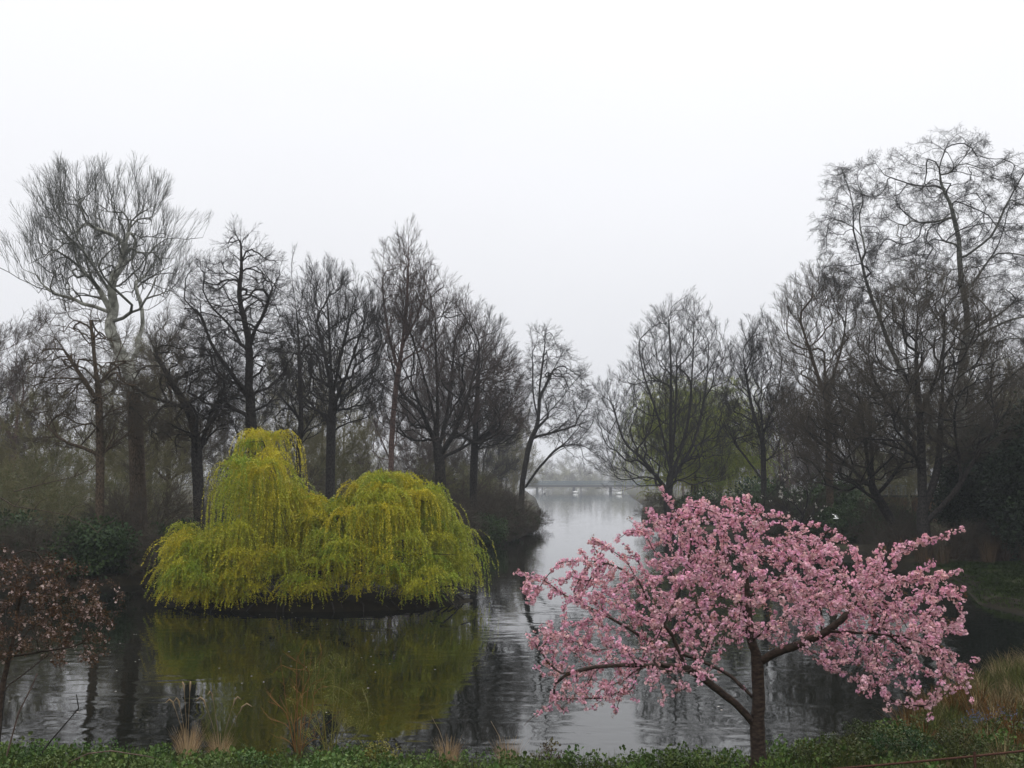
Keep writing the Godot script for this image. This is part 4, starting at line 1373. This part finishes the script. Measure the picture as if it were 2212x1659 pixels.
# ------------------------------------------------------------------ the cherry
func make_cherry() -> void:
	var d := 12.7
	var lines := [
		line_px([[1640, 1650], [1636, 1570], [1638, 1498], [1635, 1426], [1621, 1378], [1616, 1306], [1611, 1229], [1600, 1160]], d),
		line_px([[1630, 1566], [1597, 1526, -0.08], [1549, 1488, -0.15], [1501, 1450, -0.22], [1472, 1435, -0.25], [1424, 1428, -0.3], [1357, 1426, -0.35], [1294, 1426, -0.4], [1230, 1440, -0.4]], d),
		line_px([[1632, 1512], [1587, 1469, 0.15], [1544, 1445, 0.25], [1480, 1420, 0.35], [1400, 1390, 0.45], [1330, 1350, 0.5], [1250, 1310, 0.5], [1180, 1270, 0.5]], d),
		line_px([[1472, 1435, -0.25], [1445, 1368, -0.3], [1395, 1301, -0.4], [1371, 1248, -0.45], [1340, 1200, -0.5]], d),
		line_px([[1425, 1340, -0.35], [1470, 1250, -0.2], [1490, 1170, -0.1], [1480, 1110]], d),
		line_px([[1640, 1432], [1674, 1406, -0.1], [1726, 1382, -0.2], [1770, 1354, -0.3], [1822, 1306, -0.35], [1837, 1262, -0.4], [1866, 1224, -0.4], [1920, 1190, -0.4], [2000, 1160, -0.3]], d),
		line_px([[1822, 1306, -0.35], [1870, 1290, 0.0], [1930, 1262, 0.2], [2020, 1255, 0.3]], d),
		line_px([[1770, 1354, -0.3], [1850, 1350, -0.7], [1920, 1360, -0.8], [1980, 1390, -0.9], [2005, 1430, -0.9]], d),
		line_px([[1726, 1382, -0.2], [1760, 1300, 0.4], [1790, 1230, 0.7], [1800, 1170, 0.8]], d),
		line_px([[1620, 1370], [1580, 1290, -0.5], [1540, 1210, -0.8], [1530, 1130, -0.9]], d),
		line_px([[1616, 1306], [1640, 1220, 0.6], [1650, 1140, 0.8], [1640, 1085, 0.8]], d),
		line_px([[1618, 1340], [1600, 1290, 0.8], [1560, 1240, 1.3], [1520, 1200, 1.6]], d),
		line_px([[1900, 1195, -0.4], [1940, 1168, -0.4], [1985, 1160, -0.4], [2020, 1150, -0.4], [2052, 1136, -0.4]], d),
		line_px([[2010, 1258, 0.3], [2050, 1248, 0.3], [2098, 1240, 0.3]], d),
		line_px([[1220, 1295, 0.5], [1180, 1262, 0.4], [1145, 1250, 0.4], [1112, 1240, 0.4]], d),
		line_px([[1375, 1250, -0.4], [1320, 1215, -0.5], [1270, 1205, -0.5], [1222, 1206, -0.5]], d),
		line_px([[1345, 1205, -0.5], [1310, 1180, -0.5], [1268, 1158, -0.5]], d),
		line_px([[1250, 1440, -0.4], [1200, 1490, -0.5], [1160, 1520, -0.5], [1130, 1545, -0.5]], d),
		line_px([[1800, 1180, 0.8], [1835, 1150, 0.7], [1826, 1190, 0.7]], d),
		line_px([[1650, 1150, 0.8], [1700, 1140, 0.8], [1760, 1138, 0.8], [1822, 1142, 0.8]], d),
		line_px([[1480, 1120], [1450, 1085, 0.0], [1425, 1050, 0.0]], d),
		line_px([[2000, 1425, -0.9], [2018, 1450, -0.9], [2030, 1480, -0.9]], d),
		line_px([[1960, 1375, -0.9], [1950, 1450, -1.0], [1930, 1530, -1.0]], d),
		line_px([[1622, 1385], [1650, 1320, -0.8], [1690, 1270, -1.3], [1740, 1240, -1.5]], d)]
	var foot: Vector3 = lines[0][0]
	foot.y = land(foot.x, foot.z) - 0.1
	lines[0][0] = foot
	var root := thing("cherry_tree", "wide low cherry tree smothered in pink blossom on the near bank", "tree", foot)
	var prof := [[1118, 1238, 1262], [1140, 1245, 1540], [1180, 1232, 1545], [1235, 1192, 1545], [1270, 1160, 1540], [1320, 1150, 1530], [1345, 1125, 1520], [1420, 1090, 1490], [1500, 1075, 1450], [1560, 1066, 1420], [1650, 1062, 1400], [1675, 1085, 1400], [1700, 1128, 1420], [1800, 1140, 1450], [1830, 1165, 1480], [1880, 1185, 1520], [1960, 1160, 1540], [2000, 1200, 1520], [2040, 1240, 1500], [2095, 1245, 1490]]
	var c := crown_px(prof, d, 1.7, 0.62)
	var sk := grow(600, lines, c, 1200, {"boughs": 0.3, "R": 0.09, "r0": 0.0046, "step": 0.11, "wig": 0.014, "turn": 0.9, "drag": 0.06, "rise": 0.0, "upend": 0.0, "clear": 1.25, "flare": 0.5})
	wood(root, sk, M.bark_cherry, M.bark_cherry, 0.3)
	rng.seed = 601
	var P: PackedVector3Array = sk.P
	var D: PackedVector3Array = sk.D
	var cnt: PackedFloat32Array = sk.cnt
	var par: PackedInt32Array = sk.par
	var lists := [[], [], []]
	var tints := [PackedColorArray(), PackedColorArray(), PackedColorArray()]
	for i in range(1, P.size()):
		if cnt[i] > (9.0 if rng.randf() < 0.6 else 60.0) or P[i].y < foot.y + 0.9:
			continue
		var t := (P[i].y - c.at(c.bots, P[i].x)) / maxf(0.2, c.at(c.tops, P[i].x) - c.at(c.bots, P[i].x))
		var lot := lerpf(1.9, 3.6, clampf(t * 1.8, 0, 1)) * (1.0 if cnt[i] <= 2.0 else 0.7)
		var k := int(lot) + (1 if rng.randf() < lot - int(lot) else 0)
		for j in k:
			var p := P[i].lerp(P[par[i]], rng.randf()) + ball() * 0.034
			var w := rng.randi() % 3
			lists[w].append(along(p - foot, ball().normalized(), rng.randf_range(0.6, 1.05), rng.randf() * TAU))
			var g := rng.randf_range(0.8, 1.1)
			tints[w].append(Color(0.83 * g, lerpf(0.45, 0.58, rng.randf()) * g, lerpf(0.54, 0.64, rng.randf()) * g))
	var bl := []
	var bc := PackedColorArray()
	for i in range(1, P.size()):
		if cnt[i] <= 2.0 and rng.randf() < 0.35:
			bl.append(along(P[i] - foot + ball() * 0.05, ball().normalized(), rng.randf_range(0.2, 0.34), rng.randf() * TAU))
			bc.append(Color(0.16, 0.06, 0.035).lerp(Color(0.2, 0.12, 0.04), rng.randf()))
	many("young_leaves", T.ivy[1], M.leaf, holder, bl, bc)
	for w in 3:
		many("blossom", T.blossom[w], M.petal, holder, lists[w], tints[w])


func make_blossom_shrub() -> void:
	var d := 11.6
	var foot := px(-10, 1600, d)
	foot.y = land(foot.x, foot.z) - 0.1
	var lines := [
		[foot, px(2, 1500, d), px(25, 1400, d), px(40, 1300, d), px(30, 1210, d)],
		line_px([[25, 1400], [90, 1330, 0.1], [170, 1270, 0.2], [235, 1265, 0.2]], d), line_px([[20, 1420], [110, 1400, -0.2], [180, 1390, -0.3], [215, 1420, -0.3]], d), line_px([[36, 1320], [80, 1250, -0.3], [110, 1200, -0.3]], d),
		line_px([[5, 1490], [60, 1440, 0.3], [90, 1410, 0.4]], d)]
	var root := thing("viburnum", "brown-leaved shrub speckled with small pale pink flowers on the near bank", "shrub", foot)
	var prof := [[-60, 1180, 1440], [0, 1178, 1440], [60, 1190, 1440], [110, 1205, 1430], [150, 1215, 1440], [200, 1235, 1450], [240, 1255, 1420], [262, 1280, 1330]]
	var c := crown_px(prof, d, 0.8, 0.75)
	var sk := grow(610, lines, c, 260, {"R": 0.03, "r0": 0.0035, "step": 0.12, "wig": 0.015, "rise": 0.0, "upend": 0.0, "clear": 1.0, "turn": 0.5})
	wood(root, sk, M.bark_cherry, M.bark_cherry, 0.5)
	rng.seed = 611
	sprays(root, sk, "flowers", T.pale, M.petal, {"each": 0.75, "most": 3.0, "size": 0.9, "scatter": 0.05, "even": true, "cols": [Color(0.3, 0.2, 0.18), Color(0.58, 0.46, 0.43)]})
	sprays(root, sk, "leaves", T.ivy, M.leaf, {"each": 0.8, "most": 5.0, "size": 0.42, "scatter": 0.05, "cols": [Color(0.05, 0.024, 0.016), Color(0.1, 0.055, 0.025)]})


# ------------------------------------------------------------------ the near bank
func on_bank(u: float, v: float, d: float) -> Vector3:
	var p := px(u, v, d)
	return Vector3(p.x, land(p.x, p.z), p.z)


func make_near_bank() -> void:
	rng.seed = 700
	# leafy ground cover, thick along the bottom edge
	var lists := [[], []]
	var tints := [PackedColorArray(), PackedColorArray()]
	for i in 21000:
		var x := rng.randf_range(-9.5, 12.5)
		var z := rng.randf_range(-21.5, -10.5)
		var s := shore(x, z)
		if s < 0.2 or s > 4.2 or (x > 4.6 and z < -15.2):
			continue
		var t := bump.get_noise_2d(x * 2.2 + 40.0, z * 2.2)
		if t < (-0.05 if x < -2.0 else 0.08) and rng.randf() > (0.3 if x < -2.0 else 0.08):
			continue
		var w := 0 if t > 0.05 else 1
		var y := land(x, z)
		lists[w].append(along(Vector3(x, y + rng.randf_range(0.0, 0.15) * (1.0 + 1.6 * t), z), (Vector3.UP + ball() * 0.4).normalized(), rng.randf_range(0.5, 0.95), rng.randf() * TAU))
		var c := Color(0.05, 0.105, 0.02).lerp(Color(0.13, 0.19, 0.04), rng.randf() * rng.randf())
		var dull := clampf(0.35 + 1.3 * bump.get_noise_2d(x * 3.1 - 20.0, z * 3.1), 0.0, 0.9)
		c = c.lerp(Color(0.085, 0.065, 0.025), dull * (1.0 if x > 4.0 else 0.45))
		tints[w].append(c)
	for w in 2:
		var o := many("ground_ivy", T.ivy[w], M.leaf, self, lists[w], tints[w])
		tag(o, "low leafy green ground cover along the near bank" if w == 0 else "small-leaved green ground cover on the near bank", "plants", "", "stuff")
	# dead stems and leaf litter between the plants
	var litter := grass_tuft(3, 10, 0.16, 2.2, 0.1, 0.008, Color(0.1, 0.065, 0.03), Color(0.22, 0.15, 0.08))
	var ll := []
	for i in 1300:
		var x := rng.randf_range(-9.5, 11.0)
		var z := rng.randf_range(-20.0, -10.8)
		var s := shore(x, z)
		if s < 0.05 or s > 4.0:
			continue
		ll.append(Transform3D(Basis(Vector3.UP, rng.randf() * TAU).scaled_local(Vector3(1, 0.7, 1) * rng.randf_range(0.6, 1.5)), Vector3(x, land(x, z) - 0.01, z)))
	tag(many("leaf_litter", litter, M.blade, self, ll, PackedColorArray()), "brown dead leaves and stems littering the near bank", "litter", "", "stuff")
	# grass between it
	var tuft := grass_tuft(1, 16, 0.3, 0.9, 0.08, 0.004, Color(0.05, 0.09, 0.018), Color(0.14, 0.15, 0.04))
	var gl := []
	for i in 7000:
		var x := rng.randf_range(-9.5, 14.5)
		var z := rng.randf_range(-23.0, -10.5)
		var s := shore(x, z)
		if s < 0.12 or s > 4.6 or not z > -25:
			continue
		gl.append(Transform3D(Basis(Vector3.UP, rng.randf() * TAU).scaled_local(Vector3.ONE * rng.randf_range(0.6, 1.3)), Vector3(x, land(x, z) - 0.01, z)))
	tag(many("bank_grass", tuft, M.blade, self, gl, PackedColorArray()), "rough short grass on the near bank", "grass", "", "stuff")
	# lawn across the inlet
	gl = []
	for i in 9000:
		var x := rng.randf_range(13.0, 27.0)
		var z := rng.randf_range(-44.5, -29.0)
		if shore(x, z) < 0.1:
			continue
		gl.append(Transform3D(Basis(Vector3.UP, rng.randf() * TAU).scaled_local(Vector3(1.4, 0.55, 1.4) * rng.randf_range(0.8, 1.3)), Vector3(x, land(x, z) - 0.01, z)))
	tag(many("lawn_grass", grass_tuft(2, 16, 0.2, 0.8, 0.14, 0.006, Color(0.035, 0.065, 0.012), Color(0.06, 0.09, 0.02)), M.blade, self, gl, PackedColorArray()), "short dark green lawn grass across the inlet", "grass", "", "stuff")
	# straw-coloured tufts with plumes at the water's edge
	var straw := [Color(0.32, 0.22, 0.12), Color(0.5, 0.37, 0.22)]
	var k := 0
	for e in [[405, 13.75, 0.62, true, "dense straw-coloured grass tuft with drooping plumes by the water"], [475, 13.8, 0.5, true, "thin straw-coloured grass tuft with few stalks by the water"], [968, 13.9, 0.55, false, "ragged tan grass tuft at the water's edge beside yellow-leaved shrub"], [1096, 14.0, 0.6, false, "tan grass tuft with one long bent stalk at the water's edge"]]:
		var p := on_bank(e[0], 1620, e[1])
		var o := thing("straw_grass", e[4], "grass", p - Vector3(0, 0.03, 0))
		part("blades", grass_tuft(20 + k, 300, e[2], 0.45, 0.11, 0.005, straw[0], straw[1]), M.blade, o)
		if e[3]:
			for j in 4:
				var s := Shape.new()
				var lean := Vector3(rng.randf_range(-0.22, 0.26), 0, rng.randf_range(-0.1, 0.1))
				var h := rng.randf_range(0.7, 0.98)
				s.tube(PackedVector3Array([Vector3.ZERO, lean * 0.4 + Vector3(0, h * 0.6, 0), lean + Vector3(0, h, 0)]), PackedFloat32Array([0.004, 0.003, 0.0025]), 4)
				s.tube(PackedVector3Array([lean + Vector3(0, h - 0.02, 0), lean * 1.15 + Vector3(0, h + 0.06, 0), lean * 1.4 + Vector3(0, h + 0.1, 0), lean * 1.7 + Vector3(0, h + 0.06, 0)]), PackedFloat32Array([0.004, 0.014, 0.013, 0.003]), 5)
				part("plume", s.mesh(), plain(Color(0.2, 0.145, 0.085)), o)
		else:
			var s := Shape.new()
			s.tube(PackedVector3Array([Vector3.ZERO, Vector3(-0.03, 0.35, 0), Vector3(-0.12, 0.6, 0.02), Vector3(-0.22, 0.78, 0.04)]), PackedFloat32Array([0.005, 0.004, 0.003, 0.002]), 4)
			part("stalk", s.mesh(), plain(Color(0.33, 0.25, 0.16)), o)
		k += 1
	# saplings with orange-brown whips
	var whip := {"tips": 150, "R": 0.022, "r0": 0.0035, "step": 0.12, "wig": 0.007, "stems": 6, "bole": 0.85, "rise": 0.8, "upend": 0.3, "boughs": 0.2, "bark": "whip", "limb_share": 0.8}
	M.whip = plain(Color(0.17, 0.085, 0.024))
	M.whip_green = plain(Color(0.13, 0.12, 0.03))
	stand("whip_sapling", "leafless sapling of fine orange-brown whips at the water's edge", "shrub", "", 720, on_bank(645, 1640, 13.6), 1.8, 0.55, 0.3, whip)
	whip.bark = "whip_green"
	whip.leaf = {"size": 0.18, "each": 0.5, "most": 4.0, "scatter": 0.02, "cols": [Color(0.15, 0.18, 0.03), Color(0.22, 0.2, 0.04)]}
	whip.leaf_mesh = "bud"
	stand("whip_sapling", "olive-stemmed sapling just breaking into green leaf at the water's edge", "shrub", "", 721, on_bank(712, 1640, 13.5), 1.75, 0.62, 0.2, whip)
	# small shrubs along the edge
	for e in [[818, 1640, 13.4, 0.5, 0.28, "small shrub with yellow-green leaves beside tan grass", Color(0.14, 0.13, 0.02), Color(0.22, 0.2, 0.04)], [1165, 1640, 13.7, 0.55, 0.34, "small bare russet shrub above the leafy bank", Color(0.07, 0.045, 0.025), Color(0.1, 0.09, 0.03)],
			[1255, 1650, 13.3, 0.34, 0.4, "low mounded green plant beside a patch of bare mud", Color(0.045, 0.07, 0.015), Color(0.07, 0.09, 0.02)], [1790, 1640, 13.4, 0.55, 0.55, "rounded dark green shrub to one side of the cherry trunk", Color(0.035, 0.06, 0.012), Color(0.08, 0.085, 0.02)],
			[1960, 1650, 12.9, 0.6, 0.6, "leafy deep green shrub rising behind the rusty rail", Color(0.025, 0.065, 0.022), Color(0.05, 0.09, 0.03)], [520, 1650, 13.2, 0.32, 0.42, "broad-leaved green plant below the straw tufts", Color(0.04, 0.085, 0.03), Color(0.08, 0.12, 0.06)],
			[60, 1650, 13.1, 0.42, 0.5, "bushy green plant at the speckled shrub's foot", Color(0.03, 0.075, 0.016), Color(0.06, 0.11, 0.025)], [205, 1650, 13.3, 0.4, 0.55, "spreading green mound crossed by a thin brown stem", Color(0.03, 0.08, 0.016), Color(0.06, 0.12, 0.025)], [330, 1652, 13.2, 0.36, 0.45, "dark ivy mound just beside the dense straw tuft", Color(0.02, 0.05, 0.014), Color(0.045, 0.09, 0.025)],
			[740, 1655, 13.0, 0.36, 0.36, "fresh green tuft of leaves at the saplings' foot", Color(0.06, 0.1, 0.02), Color(0.1, 0.14, 0.03)], [905, 1655, 13.1, 0.26, 0.4, "low olive plant between yellow-leaved shrub and tan grass", Color(0.05, 0.07, 0.02), Color(0.09, 0.1, 0.03)], [1530, 1655, 13.0, 0.25, 0.4, "low green plant beside the cherry trunk, lakeward of its lower limbs", Color(0.04, 0.08, 0.016), Color(0.07, 0.11, 0.025)],
			[1875, 1620, 14.2, 0.6, 0.6, "dark bushy plant between rust-brown grasses and the deep green shrub", Color(0.03, 0.05, 0.014), Color(0.06, 0.075, 0.02)], [2080, 1640, 13.0, 0.5, 0.5, "olive green shrub between blue flowers and the rusty rail", Color(0.04, 0.06, 0.016), Color(0.08, 0.09, 0.025)]]:
		var p := on_bank(e[0], e[1], e[2])
		stand("bank_shrub", e[5], "shrub", "", 730 + int(e[0]), p, e[3], e[4], 0.05, {"tips": 60, "R": 0.014, "r0": 0.003, "step": 0.1, "stems": 6, "bole": 0.6, "wig": 0.015, "bark": "bark_cherry", "limb_share": 0.9, "leaf_mesh": "ivy", "leaf": {"size": 0.5, "each": 0.9, "most": 12.0, "scatter": 0.05, "cols": [e[6], e[7]]}})
	# thin bare stems at the flowering shrub's foot
	for e in [[[[60, 1659], [110, 1600], [170, 1530], [165, 1500]], "thin dark bramble stem arching up from the leafy bank", "bark"], [[[0, 1500], [20, 1400], [8, 1300]], "upright dark stem rising through the speckled shrub", "bark"], [[[5, 1659], [40, 1540], [70, 1480], [80, 1455]], "thin reddish stem slanting up from the bank", "bark_red"], [[[100, 1655], [190, 1628], [240, 1622], [320, 1634], [400, 1656]], "long thin brown stem arching low over the ground cover", "bark_red"]]:
		var pts := PackedVector3Array()
		var rr := PackedFloat32Array()
		var l := line_px(e[0], 12.9)
		l[0].y = land(l[0].x, l[0].z) - 0.05
		for q in l:
			pts.append(q - l[0])
			rr.append(lerpf(0.011, 0.005, rr.size() / 4.0))
		var s := Shape.new()
		s.tube(pts, rr, 5)
		var o := part("bare_bramble", s.mesh(), M[e[2]], self)
		o.position = l[0]
		tag(o, e[1], "stem")
	# tall dry grasses on the promontory
	var dry := [grass_tuft(40, 70, 0.5, 1.0, 0.17, 0.007, Color(0.12, 0.1, 0.04), Color(0.6, 0.46, 0.26)), grass_tuft(41, 70, 0.48, 0.9, 0.16, 0.007, Color(0.13, 0.06, 0.02), Color(0.28, 0.14, 0.045)), grass_tuft(42, 80, 0.42, 1.0, 0.16, 0.007, Color(0.06, 0.085, 0.02), Color(0.2, 0.2, 0.06))]
	var called := ["straw-pale clump of tall dry grass on the promontory", "rust-brown clump of tall dry grass on the promontory", "green-tinged clump of tall grass on the promontory"]
	for i in 460:
		var x := rng.randf_range(5.4, 12.6)
		var z := rng.randf_range(-23.0, -12.4)
		var s := shore(x, z)
		if s < 0.15 or x > -z * 0.53 + 0.6 or (z > -15.0 and (x < 4.6 or rng.randf() < 0.5)):
			continue
		var kind := 1 if x < 7.6 and rng.randf() < 0.4 else (0 if rng.randf() < 0.55 else 2)
		var o := thing("dry_grass", called[kind], "grass", Vector3(x, land(x, z) - 0.02, z), called[kind].get_slice(" on", 0) + "s")
		o.rotation.y = rng.randf() * TAU
		o.scale = Vector3.ONE * rng.randf_range(0.75, 1.15)
		part("blades", dry[kind], M.blade, o)
	# reeds by the lawn shore
	var reed := grass_tuft(45, 110, 1.3, 0.5, 0.3, 0.009, Color(0.04, 0.028, 0.015), Color(0.085, 0.055, 0.028))
	for i in 26:
		var x := rng.randf_range(17.2, 25.0)
		var z := rng.randf_range(-47.0, -43.6)
		var o := thing("dead_fern", "brown withered fern clump at the back of the lawn", "fern", Vector3(x, land(x, z) - 0.03, z), "withered ferns behind the lawn")
		part("fronds", reed, M.blade, o)
	# blue flowers
	for i in 7:
		var p := on_bank(2095 + i * 16, 1600, 14.2 + 0.35 * (i % 3))
		var o := thing("blue_flowers", "patch of small blue spring flowers among green blades", "flowers", p, "blue flowers on the promontory")
		part("leaves", grass_tuft(50 + i, 30, 0.26, 0.6, 0.14, 0.005, Color(0.04, 0.07, 0.02), Color(0.07, 0.1, 0.03)), M.blade, o)
		var at := []
		var cs := PackedColorArray()
		for j in 26:
			at.append(along(Vector3(rng.randf_range(-0.16, 0.16), rng.randf_range(0.12, 0.3), rng.randf_range(-0.16, 0.16)), ball().normalized(), rng.randf_range(0.25, 0.45), 0.0))
			cs.append(Color(0.1, 0.14, 0.22).lerp(Color(0.18, 0.22, 0.32), rng.randf()))
		many("flower_heads", T.blossom[2], M.petal, o, at, cs)
	# rusty rail of the path fence
	var a := px(1765, 1664, 11.0)
	var b := px(2330, 1609, 10.2)
	var fence := thing("rail_fence", "thin rusty rail fence crossing the bank in front of shrubs", "fence", Vector3(a.x, land(a.x, a.z), a.z))
	var s := Shape.new()
	var ps := PackedVector3Array()
	var rs := PackedFloat32Array()
	for i in 9:
		ps.append(a.lerp(b, i / 8.0) - fence.position + Vector3(0, -0.012 * sin(PI * i / 8.0), 0))
		rs.append(0.011)
	s.tube(ps, rs, 6)
	part("rail", s.mesh(), M.rust, fence)
	for t in [0.02, 0.62, 0.98]:
		var q := a.lerp(b, t)
		var g := land(q.x, q.z) - 0.15
		s = Shape.new()
		s.tube(PackedVector3Array([Vector3(q.x, g, q.z) - fence.position, q + Vector3(0, 0.03, 0) - fence.position]), PackedFloat32Array([0.014, 0.014]), 6)
		part("post", s.mesh(), M.rust, fence)
	# stake in the shallows and petals drifting on the lake
	var st := px(1433, 1640, 14.1)
	s = Shape.new()
	s.tube(PackedVector3Array([Vector3(0, -0.4, 0), Vector3(-0.02, 0.2, 0), Vector3(-0.05, 0.42, 0)]), PackedFloat32Array([0.013, 0.011, 0.008]), 6)
	var stake := part("stake", s.mesh(), M.bark, self)
	stake.position = Vector3(st.x, land(st.x, st.z), st.z)
	tag(stake, "thin dark stake standing in the mud at the water's edge", "stake")
	var fl := []
	var fc := PackedColorArray()
	var leaf := Shape.new()
	leaf.kite(Vector3(-0.028, 0.004, 0), Vector3(0.055, 0, 0), Vector3(0, 0, 0.02), 0.002)
	for i in 150:
		var x := rng.randf_range(-11, 4)
		var z := rng.randf_range(-31, -17)
		if bump.get_noise_2d(x * 0.7, z * 0.7) < 0.0:
			continue
		fl.append(Transform3D(Basis(Vector3.UP, rng.randf() * TAU), Vector3(x, 0.002, z)))
		fc.append(Color(0.25, 0.24, 0.2).lerp(Color(0.5, 0.45, 0.42), rng.randf()))
	tag(many("floating_petals", leaf.mesh(), M.petal, self, fl, fc), "scattered pale petals and leaves drifting on the dark water", "petals", "", "stuff")
